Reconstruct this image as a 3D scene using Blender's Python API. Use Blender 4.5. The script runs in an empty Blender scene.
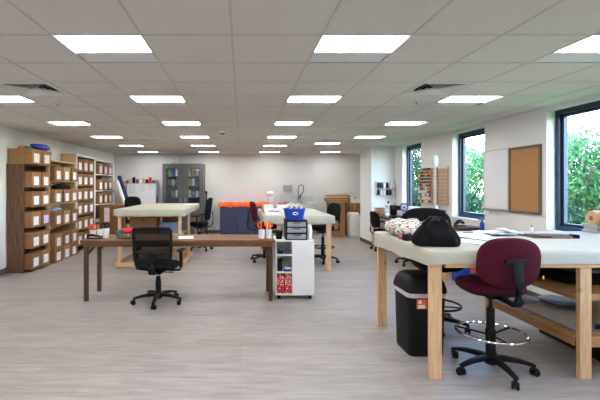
SKY, SUN, EXPO, LAMP = 5.5, 8.0, 0.0, 21.5
import bpy, math, random
from mathutils import Vector, Matrix, noise as mnoise
R = math.radians
PI = math.pi
scene = bpy.context.scene
COL = scene.collection
rnd = random.Random(7)

# ------------------------------------------------------------------ helpers
class MB:
    """collects shapes; build() links them as ONE mesh object"""
    def __init__(s):
        s.v = []; s.f = []
    def add(s, verts, faces, M=None):
        o = len(s.v)
        for p in verts:
            p = Vector(p)
            s.v.append(tuple(M @ p) if M is not None else tuple(p))
        for f in faces:
            s.f.append([i + o for i in f])
        return s
    def box(s, x0, x1, y0, y1, z0, z1, M=None):
        v = [(x0,y0,z0),(x1,y0,z0),(x1,y1,z0),(x0,y1,z0),(x0,y0,z1),(x1,y0,z1),(x1,y1,z1),(x0,y1,z1)]
        f = [(3,2,1,0),(4,5,6,7),(0,1,5,4),(1,2,6,5),(2,3,7,6),(3,0,4,7)]
        return s.add(v, f, M)
    def cbox(s, c, size, rz=0, rx=0, ry=0):
        M = Matrix.Translation(c) @ Matrix.Rotation(rz,4,'Z') @ Matrix.Rotation(ry,4,'Y') @ Matrix.Rotation(rx,4,'X')
        a, b, d = size[0]/2, size[1]/2, size[2]/2
        return s.box(-a,a,-b,b,-d,d,M)
    def taper(s, z0, z1, w0, d0, w1, d1, cx=0, cy=0, n=2.0, seg=0, M=None):
        """closed frustum with rounded-rect plan (superellipse when seg>0)"""
        if seg == 0:
            pl = [(-.5,-.5),(.5,-.5),(.5,.5),(-.5,.5)]
        else:
            pl = []
            for i in range(seg):
                t = 2*PI*i/seg; c, q = math.cos(t), math.sin(t); e = 2.0/n
                pl.append((.5*math.copysign(abs(c)**e, c), .5*math.copysign(abs(q)**e, q)))
        k = len(pl)
        v = [(cx+p[0]*w0, cy+p[1]*d0, z0) for p in pl] + [(cx+p[0]*w1, cy+p[1]*d1, z1) for p in pl]
        f = [tuple(range(k))[::-1], tuple(range(k,2*k))] + [(i,(i+1)%k,k+(i+1)%k,k+i) for i in range(k)]
        return s.add(v, f, M)
    def loft(s, rings, cap0=True, cap1=True, closed=True, M=None):
        k = len(rings[0]); v = [p for r in rings for p in r]; f = []
        for j in range(len(rings)-1):
            for i in range(k if closed else k-1):
                a = j*k+i; b = j*k+(i+1)%k
                f.append((a,b,b+k,a+k))
        if cap0: f.append(tuple(range(k))[::-1])
        if cap1: f.append(tuple(range((len(rings)-1)*k, len(rings)*k)))
        return s.add(v, f, M)
    def tube(s, pts, r, n=8, closed=False, M=None, flat=1.0):
        pts = [Vector(p) for p in pts]; N = len(pts); rings = []
        prev = None
        for i, p in enumerate(pts):
            if closed: d = pts[(i+1)%N] - pts[i-1]
            else: d = pts[min(i+1,N-1)] - pts[max(i-1,0)]
            d.normalize()
            up = Vector((0,0,1)) if abs(d.z) < .95 else Vector((1,0,0))
            if prev is not None:
                a = prev - d*prev.dot(d)
                if a.length < 1e-4: a = d.cross(up)
            else: a = d.cross(up)
            a.normalize(); b = d.cross(a); prev = a
            rr = r[i] if isinstance(r,(list,tuple)) else r
            rings.append([tuple(p + a*rr*math.cos(2*PI*k/n) + b*rr*flat*math.sin(2*PI*k/n)) for k in range(n)])
        if closed:
            k = n; v = [p for q in rings for p in q]; f = []
            for j in range(N):
                for i in range(k):
                    a = j*k+i; b = j*k+(i+1)%k; c = ((j+1)%N)*k
                    f.append((a,b,c+(i+1)%k,c+i))
            return s.add(v, f, M)
        return s.loft(rings, M=M)
    def cyl(s, p0, p1, r0, r1=None, n=16, M=None):
        return s.tube([p0,p1], [r0, r0 if r1 is None else r1], n, M=M)
    def lathe(s, prof, n=20, M=None):
        rings = [[(max(r,1e-4)*math.cos(2*PI*k/n), max(r,1e-4)*math.sin(2*PI*k/n), z) for k in range(n)] for r, z in prof]
        return s.loft(rings, M=M)
    def beam(s, pts, w, h, M=None):
        """rectangular section swept along pts, top kept up"""
        pts = [Vector(p) for p in pts]; N = len(pts); rings = []
        for i, p in enumerate(pts):
            d = (pts[min(i+1,N-1)] - pts[max(i-1,0)]).normalized()
            side = d.cross(Vector((0,0,1)))
            if side.length < .05: side = Vector((1,0,0))
            side.normalize(); up = side.cross(d)
            ww = w[i]/2 if isinstance(w,(list,tuple)) else w/2
            hh = h[i]/2 if isinstance(h,(list,tuple)) else h/2
            c = .35
            rings.append([tuple(p+side*a*ww+up*b*hh) for a,b in ((-1,-1+c),(-1+c,-1),(1-c,-1),(1,-1+c),(1,1-c),(1-c,1),(-1+c,1),(-1,1-c))])
        return s.loft(rings, M=M)
    def superell(s, a, b, c, e1=.5, e2=.5, nu=28, nv=12, M=None, curve=0, wob=0, seed=0):
        """cushion: plan exponent e2 in XY, profile exponent e1 in Z"""
        P = lambda x, e: math.copysign(abs(x)**e, x)
        rings = []
        for j in range(1, nv):
            t = -PI/2 + PI*j/nv
            ring = []
            for i in range(nu):
                w = 2*PI*i/nu
                x = a*P(math.cos(t),e1)*P(math.cos(w),e2); y = b*P(math.cos(t),e1)*P(math.sin(w),e2); z = c*P(math.sin(t),e1)
                z += curve*(x/a)**2
                if wob:
                    q = mnoise.noise_vector(Vector((x*9+seed, y*9, z*9)))
                    x += q.x*wob; y += q.y*wob; z += q.z*wob
                ring.append((x,y,z))
            rings.append(ring)
        return s.loft(rings, M=M)
    def quad(s, a, b, c, d):
        return s.add([a,b,c,d], [(0,1,2,3)])
    def build(s, name, mat, parent=None, loc=(0,0,0), rz=0, smooth=True, bevel=0, angle=35, sub=0):
        me = bpy.data.meshes.new(name); me.from_pydata(s.v, [], s.f); me.update()
        if smooth:
            for p in me.polygons: p.use_smooth = True
            me.set_sharp_from_angle(angle=R(angle))
        o = bpy.data.objects.new(name, me); COL.objects.link(o)
        me.materials.append(mat)
        o.location = loc; o.rotation_euler = (0,0,rz)
        if parent is not None: o.parent = parent
        if bevel:
            m = o.modifiers.new('bevel','BEVEL'); m.width = bevel; m.segments = 2; m.limit_method = 'ANGLE'; m.angle_limit = R(40)
        if sub:
            m = o.modifiers.new('sub','SUBSURF'); m.levels = sub; m.render_levels = sub
        return o

def tag(o, label, cat, group=None, kind=None):
    if label: o['label'] = label
    if cat: o['category'] = cat
    if group: o['group'] = group
    if kind: o['kind'] = kind
    return o
def thing(name, label, cat, loc=(0,0,0), rz=0, group=None):
    o = bpy.data.objects.new(name, None); COL.objects.link(o)
    o.empty_display_size = .1
    o.location = loc; o.rotation_euler = (0,0,rz)
    return tag(o, label, cat, group)
def struct(o):
    o['kind'] = 'structure'; return o
KIDS = {}
def dup(root, label, loc, rz=0, group=None, scale=None):
    def cp(o, par):
        c = o.copy(); COL.objects.link(c)
        if par is not None: c.parent = par
        for k in [x for x in ALL if x.parent == o]:
            cp(k, c)
        return c
    ALL = [x for x in bpy.data.objects if x.parent is not None]
    r = cp(root, None)
    r.location = loc; r.rotation_euler = (0,0,rz); r['label'] = label
    if group: r['group'] = group
    if scale: r.scale = scale
    return r

# ------------------------------------------------------------------ materials
def lin(c):
    return tuple(((x/255)/12.92 if x/255 <= .04045 else ((x/255+.055)/1.055)**2.4) for x in c) + (1,)
def newmat(name):
    m = bpy.data.materials.new(name); m.use_nodes = True
    nt = m.node_tree; b = nt.nodes['Principled BSDF']
    return m, nt, b
def N(nt, t, **kw):
    n = nt.nodes.new(t)
    for k, v in kw.items(): setattr(n, k, v)
    return n
def mat(name, c, rough=.6, metal=0, var=.08, scale=12, bump=0, bscale=80, spec=.5, sheen=0, stretch=None, coat=0):
    m, nt, b = newmat(name)
    tc = N(nt,'ShaderNodeTexCoord')
    src = tc.outputs['Object']
    if stretch:
        mp = N(nt,'ShaderNodeMapping'); mp.inputs['Scale'].default_value = stretch
        nt.links.new(src, mp.inputs[0]); src = mp.outputs[0]
    nz = N(nt,'ShaderNodeTexNoise'); nz.inputs['Scale'].default_value = scale; nz.inputs['Detail'].default_value = 4
    nt.links.new(src, nz.inputs['Vector'])
    rp = N(nt,'ShaderNodeValToRGB'); L = lin(c)
    rp.color_ramp.elements[0].position = .3; rp.color_ramp.elements[1].position = .7
    rp.color_ramp.elements[0].color = tuple(x*(1-var*1.6) for x in L[:3]) + (1,)
    rp.color_ramp.elements[1].color = tuple(min(1,x*(1+var*1.6)) for x in L[:3]) + (1,)
    nt.links.new(nz.outputs['Fac'], rp.inputs[0]); nt.links.new(rp.outputs[0], b.inputs['Base Color'])
    b.inputs['Roughness'].default_value = rough; b.inputs['Metallic'].default_value = metal
    b.inputs['Specular IOR Level'].default_value = spec
    if sheen: b.inputs['Sheen Weight'].default_value = sheen
    if coat: b.inputs['Coat Weight'].default_value = coat
    if bump:
        n2 = N(nt,'ShaderNodeTexNoise'); n2.inputs['Scale'].default_value = bscale
        nt.links.new(src, n2.inputs['Vector'])
        bp = N(nt,'ShaderNodeBump'); bp.inputs['Strength'].default_value = bump; bp.inputs['Distance'].default_value = .01
        nt.links.new(n2.outputs['Fac'], bp.inputs['Height']); nt.links.new(bp.outputs[0], b.inputs['Normal'])
    return m
def wood(name, c1, c2, rough=.55, axis='X', scale=3.0, knots=0.0, coat=0):
    """grain runs along axis"""
    m, nt, b = newmat(name)
    tc = N(nt,'ShaderNodeTexCoord'); mp = N(nt,'ShaderNodeMapping')
    sc = {'X':(1.2,14,14),'Y':(14,1.2,14),'Z':(14,14,1.2)}[axis]
    mp.inputs['Scale'].default_value = sc
    nt.links.new(tc.outputs['Object'], mp.inputs[0])
    nz = N(nt,'ShaderNodeTexNoise'); nz.inputs['Scale'].default_value = scale; nz.inputs['Detail'].default_value = 6; nz.inputs['Distortion'].default_value = .8
    nt.links.new(mp.outputs[0], nz.inputs['Vector'])
    rp = N(nt,'ShaderNodeValToRGB')
    rp.color_ramp.elements[0].position = .32; rp.color_ramp.elements[1].position = .68
    rp.color_ramp.elements[0].color = lin(c1); rp.color_ramp.elements[1].color = lin(c2)
    nt.links.new(nz.outputs['Fac'], rp.inputs[0])
    out = rp.outputs[0]
    if knots:
        vo = N(nt,'ShaderNodeTexVoronoi'); vo.inputs['Scale'].default_value = 5
        nt.links.new(tc.outputs['Object'], vo.inputs['Vector'])
        r2 = N(nt,'ShaderNodeValToRGB'); r2.color_ramp.elements[0].position = .05; r2.color_ramp.elements[1].position = .13
        r2.color_ramp.elements[0].color = (1,1,1,1); r2.color_ramp.elements[1].color = (0,0,0,1)
        nt.links.new(vo.outputs['Distance'], r2.inputs[0])
        mu = N(nt,'ShaderNodeMath', operation='MULTIPLY'); mu.inputs[1].default_value = knots
        nt.links.new(r2.outputs[0], mu.inputs[0])
        mx = N(nt,'ShaderNodeMix', data_type='RGBA'); mx.inputs[7].default_value = tuple(x*.35 for x in lin(c1)[:3]) + (1,)
        nt.links.new(mu.outputs[0], mx.inputs[0]); nt.links.new(out, mx.inputs[6]); out = mx.outputs[2]
    nt.links.new(out, b.inputs['Base Color'])
    b.inputs['Roughness'].default_value = rough
    if coat: b.inputs['Coat Weight'].default_value = coat; b.inputs['Coat Roughness'].default_value = .25
    return m
def emit(name, c, s):
    m, nt, b = newmat(name)
    b.inputs['Base Color'].default_value = lin((240,240,240))
    b.inputs['Emission Color'].default_value = c; b.inputs['Emission Strength'].default_value = s
    return m
def sheer(name, c, alpha, rough=.3):
    """part-transparent film or mesh cloth"""
    m, nt, b = newmat(name)
    b.inputs['Base Color'].default_value = lin(c); b.inputs['Roughness'].default_value = rough
    b.inputs['Alpha'].default_value = alpha; b.inputs['Specular IOR Level'].default_value = .2
    return m
def pane_mat():
    m, nt, b = newmat('glass_pane')
    nt.nodes.remove(b)
    t = N(nt,'ShaderNodeBsdfTransparent'); t.inputs[0].default_value = (.93,.97,.98,1)
    g = N(nt,'ShaderNodeBsdfGlossy'); g.inputs['Roughness'].default_value = .02
    x = N(nt,'ShaderNodeMixShader'); x.inputs[0].default_value = .04
    nt.links.new(t.outputs[0], x.inputs[1]); nt.links.new(g.outputs[0], x.inputs[2])
    nt.links.new(x.outputs[0], nt.nodes['Material Output'].inputs[0])
    return m
def floor_mat():
    m, nt, b = newmat('vinyl_plank')
    tc = N(nt,'ShaderNodeTexCoord')
    br = N(nt,'ShaderNodeTexBrick'); br.inputs['Scale'].default_value = 1
    br.inputs['Brick Width'].default_value = 1.22; br.inputs['Row Height'].default_value = .18
    br.inputs['Mortar Size'].default_value = .0015; br.inputs['Mortar Smooth'].default_value = .2
    br.offset = .37; br.offset_frequency = 3
    br.inputs['Color1'].default_value = lin(FLOOR1); br.inputs['Color2'].default_value = lin(FLOOR2)
    br.inputs['Mortar'].default_value = lin((150,144,138))
    nt.links.new(tc.outputs['Object'], br.inputs['Vector'])
    mp = N(nt,'ShaderNodeMapping'); mp.inputs['Scale'].default_value = (1.0,9,1)
    nt.links.new(tc.outputs['Object'], mp.inputs[0])
    nz = N(nt,'ShaderNodeTexNoise'); nz.inputs['Scale'].default_value = 2.6; nz.inputs['Detail'].default_value = 10; nz.inputs['Roughness'].default_value = .62; nz.inputs['Distortion'].default_value = .6
    nt.links.new(mp.outputs[0], nz.inputs['Vector'])
    rp = N(nt,'ShaderNodeValToRGB')
    rp.color_ramp.elements[0].position = .3; rp.color_ramp.elements[1].position = .7
    rp.color_ramp.elements[0].color = (.74,.73,.72,1); rp.color_ramp.elements[1].color = (1.12,1.12,1.12,1)
    nt.links.new(nz.outputs['Fac'], rp.inputs[0])
    mx = N(nt,'ShaderNodeMix', data_type='RGBA', blend_type='MULTIPLY'); mx.inputs[0].default_value = 1
    nt.links.new(br.outputs['Color'], mx.inputs[6]); nt.links.new(rp.outputs[0], mx.inputs[7])
    nt.links.new(mx.outputs[2], b.inputs['Base Color'])
    b.inputs['Roughness'].default_value = .42; b.inputs['Specular IOR Level'].default_value = .45
    bp = N(nt,'ShaderNodeBump'); bp.inputs['Strength'].default_value = .08; bp.inputs['Distance'].default_value = .01
    nt.links.new(nz.outputs['Fac'], bp.inputs['Height']); nt.links.new(bp.outputs[0], b.inputs['Normal'])
    return m
def voro(name, cols, scale, rough=.8, base=None):
    """cells in several colours (printed cloth)"""
    m, nt, b = newmat(name)
    tc = N(nt,'ShaderNodeTexCoord'); vo = N(nt,'ShaderNodeTexVoronoi'); vo.inputs['Scale'].default_value = scale
    nt.links.new(tc.outputs['Object'], vo.inputs['Vector'])
    sp = N(nt,'ShaderNodeSeparateColor'); nt.links.new(vo.outputs['Color'], sp.inputs[0])
    rp = N(nt,'ShaderNodeValToRGB'); rp.color_ramp.interpolation = 'CONSTANT'
    els = rp.color_ramp.elements
    for i, (p, c) in enumerate(cols):
        e = els[i] if i < 2 else els.new(p)
        e.position = p; e.color = lin(c)
    nt.links.new(sp.outputs[0], rp.inputs[0]); nt.links.new(rp.outputs[0], b.inputs['Base Color'])
    b.inputs['Roughness'].default_value = rough
    return m
FLOOR1 = (162,155,151); FLOOR2 = (150,143,138)
M = {}
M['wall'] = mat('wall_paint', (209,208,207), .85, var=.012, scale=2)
M['wall_lit'] = mat('wall_paint_brightened', (226,225,223), .85, var=.012, scale=2)  # side walls and pillar: same paint, daylight brightness put into the colour
M['ceil'] = mat('ceiling_tile', (218,213,209), .95, var=.03, scale=60, bump=.15, bscale=300)
M['tbar'] = mat('ceiling_bar', (200,195,191), .8, var=.01)
M['floor'] = floor_mat()
M['base'] = mat('rubber_base', (70,72,76), .6, var=.05)
M['white'] = mat('white_laminate', (232,232,230), .45, var=.01)
M['whitem'] = mat('white_metal', (225,225,224), .4, var=.01)
M['lens'] = emit('lamp_lens', (1,.985,.97,1), LAMP)
M['housing'] = mat('lamp_housing_grey', (110,111,114), .6, var=.01)
M['reflector'] = mat('lamp_reflector_panel', (226,227,231), .6, var=.01)
M['vent'] = mat('vent_metal', (222,222,220), .5, var=.02)
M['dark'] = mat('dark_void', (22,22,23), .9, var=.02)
M['navy'] = mat('window_frame_navy', (25,40,62), .4, var=.04)
M['glass'] = pane_mat()
M['walnut'] = wood('walnut_stain', (74,44,24), (132,86,52), .6, 'X')
M['walnutz'] = wood('walnut_stain_upright', (48,28,16), (92,58,36), .55, 'Z')
M['walnuta'] = wood('brown_stain_upright', (66,42,25), (116,78,50), .6, 'Z')
M['walnuty'] = wood('walnut_stain_shelf', (52,32,20), (88,57,37), .5, 'Y')
M['pine'] = wood('pine_rail', (196,152,102), (224,184,136), .6, 'X', knots=.5)
M['pinez'] = wood('pine_upright', (200,158,112), (226,188,144), .6, 'Z', knots=.5)
M['piney'] = wood('pine_rail_long', (186,140,92), (212,170,122), .6, 'Y', knots=.5)
M['ply'] = wood('plywood_shelf', (190,160,118), (214,186,146), .6, 'Y')
M['oakx'] = wood('shelf_board', (158,112,62), (190,142,88), .5, 'X')
M['oaky'] = wood('shelf_edge_oak', (148,104,58), (180,134,84), .55, 'Y')
M['cream'] = mat('cream_canvas', (178,174,158), .9, var=.03, scale=6, bump=.2, bscale=260)
M['canvas'] = mat('white_canvas', (180,177,165), .85, var=.025, scale=5, bump=.15, bscale=260)
M['card1'] = mat('cardboard', (150,108,70), .85, var=.06, scale=18)
M['card2'] = mat('cardboard_dark', (132,92,58), .85, var=.06, scale=18)
M['card3'] = mat('cardboard_light', (168,126,86), .85, var=.05, scale=14)
def label_mat(name, c):
    m, nt, b = newmat(name)
    tc = N(nt,'ShaderNodeTexCoord'); mp = N(nt,'ShaderNodeMapping'); mp.inputs['Scale'].default_value = (1,60,28)
    nt.links.new(tc.outputs['Object'], mp.inputs[0])
    nz = N(nt,'ShaderNodeTexNoise'); nz.inputs['Scale'].default_value = 1.3; nz.inputs['Detail'].default_value = 1
    nt.links.new(mp.outputs[0], nz.inputs['Vector'])
    rp = N(nt,'ShaderNodeValToRGB'); L = lin(c)
    rp.color_ramp.elements[0].position = .30; rp.color_ramp.elements[1].position = .40
    rp.color_ramp.elements[0].color = tuple(x*.35 for x in L[:3]) + (1,); rp.color_ramp.elements[1].color = L
    nt.links.new(nz.outputs['Fac'], rp.inputs[0]); nt.links.new(rp.outputs[0], b.inputs['Base Color'])
    b.inputs['Roughness'].default_value = .7
    return m
M['lab'] = label_mat('label_paper', (240,240,243))
M['labv'] = label_mat('label_violet', (205,200,240))
M['labp'] = label_mat('label_pink', (240,222,226))
M['black'] = mat('black_plastic', (12,12,13), .55, var=.06, spec=.22)
M['blackm'] = mat('black_metal', (13,13,14), .35, metal=.2, var=.04)
M['blackf'] = mat('black_fabric', (13,13,15), .95, var=.12, scale=40, bump=.2, bscale=400, spec=.2)
M['meshf'] = sheer('mesh_back_cloth', (9,9,10), .86, .8)
M['maroon'] = mat('maroon_fabric', (74,16,34), .95, var=.12, scale=50, bump=.25, bscale=420, spec=.2)
M['chrome'] = mat('chrome', (220,220,222), .12, metal=1, var=.01)
M['steel'] = mat('stainless_steel', (190,191,190), .35, metal=.55, var=.04, stretch=(1,1,30))
M['grey'] = mat('cabinet_grey', (84,84,86), .5, var=.03)
M['greyd'] = mat('cabinet_grey_inside', (52,53,56), .6, var=.05)
M['bluecab'] = mat('slate_blue_panel', (52,58,86), .55, var=.04)
M['orange'] = mat('orange_cloth', (240,100,36), .8, var=.08, bump=.3, bscale=30)
M['blue'] = mat('blue_plastic', (22,66,176), .4, var=.05)
M['bluel'] = mat('light_blue_plastic', (130,160,190), .35, var=.05)
M['cork'] = mat('cork', (174,128,82), .95, var=.12, scale=140, bump=.3, bscale=200)
M['frameb'] = wood('board_frame', (92,78,66), (116,100,86), .5, 'Y')
M['wb'] = mat('whiteboard_face', (226,227,231), .25, var=.008)
M['paper'] = mat('paper', (240,240,238), .8, var=.02)
M['kraft'] = mat('kraft_paper', (196,158,116), .75, var=.04)
M['red'] = mat('red_cloth', (196,30,44), .85, var=.1)
M['pink'] = mat('magenta_cloth', (196,40,96), .85, var=.1)
M['teal'] = mat('teal_cloth', (26,96,104), .85, var=.1)
M['tan'] = mat('tan_cloth', (206,178,142), .85, var=.08)
M['navyc'] = mat('navy_cloth', (26,40,86), .85, var=.1)
M['whitec'] = mat('white_cloth', (228,226,222), .9, var=.03)
M['green'] = mat('green_plastic', (40,140,70), .5, var=.05)
M['purple'] = mat('purple_plastic', (92,52,140), .5, var=.05)
M['yellow'] = mat('yellow_plastic', (236,190,40), .5, var=.05)
M['greyc'] = mat('grey_cloth', (96,98,104), .85, var=.08)
M['clear'] = sheer('clear_plastic', (200,208,214), .30, .12)
M['frost'] = sheer('frosted_plastic', (190,194,200), .55, .3)
M['hair'] = mat('brown_cloth', (96,66,48), .9, var=.15)
M['lgrey'] = mat('light_grey_metal', (150,152,156), .5, var=.03)
M['drawer'] = mat('grey_drawer_plastic', (150,152,160), .35, var=.06)
M['print'] = voro('printed_cotton', [(0,(226,224,218)),(.42,(36,92,70)),(.58,(196,66,52)),(.68,(226,224,218)),(.86,(150,96,70)),(.93,(40,60,60))], 70)
M['redprint'] = voro('red_print', [(0,(190,34,40)),(.62,(238,232,226)),(.8,(190,34,40))], 75, .6)
M['magazine'] = voro('magazine_print', [(0,(226,228,232)),(.4,(186,196,206)),(.6,(236,236,236)),(.85,(150,160,172))], 16, .4)
# ------------------------------------------------------------------ camera: shift lens, optical axis along +Y
H = 1.52; F = 400.0; VX, VY = 241.5, 186.0
cam = bpy.data.cameras.new('camera'); co = bpy.data.objects.new('camera', cam); COL.objects.link(co)
cam.sensor_width = 36; cam.lens = 24; cam.shift_x = (300-VX)/600; cam.shift_y = -(200-VY)/600
cam.clip_start = .05; cam.clip_end = 300
co.location = (0,0,H); co.rotation_euler = (PI/2,0,0); scene.camera = co
def X(px, Y): return (px-VX)/F*Y
def Z(py, Y): return H-(py-VY)/F*Y

XL, XR, YB, YF, ZC = -4.10, 3.92, 12.9, -3.2, H+1.02
GX0, GY0, T = -.065, 2.70, .61
# ------------------------------------------------------------------ lamps and vents: which ceiling cells are open
def cell(i, j): return (GX0+i*T, GX0+(i+1)*T, GY0+j*T, GY0+(j+1)*T)
lights = []
for r in range(-3, 6):
    for c in (-5, -2, 1, 4):
        i, j = c, r*3
        if (r, c) == (4, 4): i, j = 3, 11
        lights.append((r, c, i, j))
vents = [(-4,2),(3,2),(-4,10),(3,10)]
opened = {(i,j) for _,_,i,j in lights} | set(vents)

m = MB()
i0 = math.floor((XL-GX0)/T); i1 = math.ceil((XR-GX0)/T); j0 = math.floor((YF-GY0)/T); j1 = math.ceil((YB-GY0)/T)
g = MB(); bw = .008
for i in range(i0, i1):
    for j in range(j0, j1):
        if (i,j) in opened: continue
        a,b,c,d = cell(i,j); a = max(a,XL); b = min(b,XR); c = max(c,YF); d = min(d,YB)
        m.box(a,b,c,d,ZC,ZC+.03)
ceil = struct(m.build('ceiling', M['ceil'], smooth=False))
for i in range(i0+1, i1):
    g.box(GX0+i*T-bw, GX0+i*T+bw, YF, YB, ZC-.003, ZC+.002)
for j in range(j0+1, j1):
    y = GY0+j*T
    for i in range(i0, i1):
        a = max(GX0+i*T+bw, XL); b = min(GX0+(i+1)*T-bw, XR)
        g.box(a, b, y-bw, y+bw, ZC-.0025, ZC+.002)
g.build('ceiling_grid', M['tbar'], ceil, smooth=False)
m = MB(); m.box(XL-.3, XR+.3, YF-.3, YB+.3, ZC+.32, ZC+.4)
m.build('roof_deck', M['wall'], ceil, smooth=False)

def make_light():
    root = thing('ceiling_light', '', 'ceiling light')
    h = T/2-.003; k = .296; D = .012; yl = .085
    f = MB()
    for s in (-1,1):
        f.box(-h,h, s*(k+h)/2-(h-k)/2, s*(k+h)/2+(h-k)/2, -.003,.001)
        f.box(s*(k+h)/2-(h-k)/2, s*(k+h)/2+(h-k)/2, -k,k, -.003,.001)
    f.build('trim_frame', M['whitem'], root, smooth=False)
    w = MB()
    for s in (-1,1):
        w.box(-k-.006,k+.006, min(s*k,s*(k+.006)), max(s*k,s*(k+.006)), -.002, D+.02)
        w.box(min(s*k,s*(k+.006)), max(s*k,s*(k+.006)), -k,k, -.002, D+.02)
    w.box(-k,k,-k,k,D+.012,D+.02)
    w.build('housing', M['housing'], root, smooth=False)
    q = MB(); q.add([(-k,yl,D),(k,yl,D),(k,k,.001),(-k,k,.001),(-k,yl,D+.006),(k,yl,D+.006),(k,k,.007),(-k,k,.007)],[(3,2,1,0),(4,5,6,7),(0,1,5,4),(1,2,6,5),(2,3,7,6),(3,0,4,7)])
    q.build('reflector_panel', M['reflector'], root, smooth=False)
    d = MB(); d.box(-k+.004,k-.004,-k+.004,yl-.001,D,D+.008)
    d.build('diffuser', M['lens'], root, smooth=False)
    return root
rown = {-3:'sixth row behind the near desk lamps',-2:'row far behind the camera',-1:'row behind the camera',0:'nearest row',1:'second row',2:'third row',3:'fourth row',4:'fifth row',5:'farthest row'}
coln = {-5:'by the left wall',-2:'left of the middle',1:'right of the middle',4:'by the window wall'}
proto = None
for r, c, i, j in lights:
    a,b,cc,d = cell(i,j)
    rn = rown[r] if r >= 0 else ['row just behind the camera','second row behind the camera','third row behind the camera'][-r-1]
    lab = f'square recessed ceiling light, {rn} from the front, {coln[c]}' if r >= 0 else f'square recessed ceiling light, {rn}, {coln[c]}'
    if (r,c) == (4,4): lab = 'square recessed ceiling light touching the far edge of the distant right air vent'
    loc = ((a+b)/2, (cc+d)/2, ZC)
    if proto is None:
        proto = make_light(); proto.location = loc; proto['label'] = lab; proto['group'] = 'recessed ceiling lights'
    else: dup(proto, lab, loc, 0, 'recessed ceiling lights')

def make_vent():
    root = thing('air_vent', '', 'air vent')
    h = T/2-.006; k = .255
    f = MB()
    for s in (-1,1):
        f.box(-h,h, s*(k+h)/2-(h-k)/2, s*(k+h)/2+(h-k)/2, -.008,.001)
        f.box(s*(k+h)/2-(h-k)/2, s*(k+h)/2+(h-k)/2, -k,k, -.008,.001)
    f.build('flange', M['vent'], root, smooth=False)
    for q in range(5):
        b = MB(); o = k-q*.052; n = o-.062
        z0, z1 = -.004, .034
        n = max(n, .002)
        t = .002
        ring = lambda w,z: [(-w,-w,z),(w,-w,z),(w,w,z),(-w,w,z)]
        b.loft([ring(o,z0), ring(n,z1)], False, False)
        b.loft([ring(n-t if n>t else .001,z1+.001), ring(o-t,z0+.0)], False, False)
        b.build('louver', M['vent'], root, smooth=False)
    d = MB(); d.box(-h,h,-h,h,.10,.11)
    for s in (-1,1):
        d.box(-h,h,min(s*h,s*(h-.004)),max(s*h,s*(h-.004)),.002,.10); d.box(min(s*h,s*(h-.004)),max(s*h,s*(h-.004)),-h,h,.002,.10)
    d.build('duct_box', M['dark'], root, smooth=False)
    return root
vl = ['square louvred air vent in the ceiling, near left','square louvred air vent in the ceiling, near right','small looking distant air vent in the ceiling, far left','distant air vent in the ceiling right before a lamp, far right']
vp = None
for (i,j), lab in zip(vents, vl):
    a,b,cc,d = cell(i,j); loc = ((a+b)/2,(cc+d)/2,ZC)
    if vp is None: vp = make_vent(); vp.location = loc; vp['label'] = lab; vp['group'] = 'ceiling air vents'
    else: dup(vp, lab, loc, 0, 'ceiling air vents')

def sprinkler(px, py, lab):
    Y = 1.02*F/(VY-py); x = X(px,Y)
    t = thing('sprinkler_head', lab, 'sprinkler', (x,Y,ZC))
    a = MB(); a.lathe([(.04,0),(.04,-.008),(.03,-.014),(.012,-.016)],18); a.build('escutcheon', M['whitem'], t)
    a = MB(); a.cyl((0,0,-.014),(0,0,-.03),.009,n=10); a.cyl((0,0,-.03),(0,0,-.034),.02,n=14); a.build('deflector', M['steel'], t)
sprinkler(57,103.2,'small white sprinkler head in the left ceiling beside the near vent')
sprinkler(417,101.5,'small sprinkler head in the right ceiling before the near right vent')
Y = 1.02*F/(VY-131.5)
t = thing('smoke_detector', 'small round dark smoke detector near the middle of the ceiling', 'smoke detector', (X(222.5,Y),Y,ZC))
a = MB(); a.lathe([(.06,0),(.06,-.02),(.045,-.034)],20); a.build('base_plate', M['whitem'], t)
a = MB(); a.lathe([(.042,-.034),(.04,-.05),(.02,-.056)],20); a.build('sensor', M['greyc'], t)

# ------------------------------------------------------------------ room shell
a = MB(); a.box(XL-.2, XR+.12, YF-.2, YB+.2, -.08, 0)
fl = struct(a.build('floor', M['floor'], smooth=False))
a = MB(); a.box(XL-.15, XL, YF-.15, YB+.15, 0, ZC+.32); struct(a.build('wall_left', M['wall_lit'], smooth=False))
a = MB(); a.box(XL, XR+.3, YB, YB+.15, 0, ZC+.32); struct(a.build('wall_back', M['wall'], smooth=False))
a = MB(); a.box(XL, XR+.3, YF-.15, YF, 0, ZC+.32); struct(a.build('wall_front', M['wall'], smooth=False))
wins = [(8.73,9.74),(6.45,7.43),(4.17,5.14),(1.9,2.87),(-.4,.57)]
WZ0, WZ1, WT = .955, 2.485, .22
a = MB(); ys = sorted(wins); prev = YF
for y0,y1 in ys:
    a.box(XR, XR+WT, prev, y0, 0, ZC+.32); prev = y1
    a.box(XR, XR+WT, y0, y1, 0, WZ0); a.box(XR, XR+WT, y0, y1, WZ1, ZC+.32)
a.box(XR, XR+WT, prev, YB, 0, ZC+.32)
struct(a.build('wall_right', M['wall_lit'], smooth=False))
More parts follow.
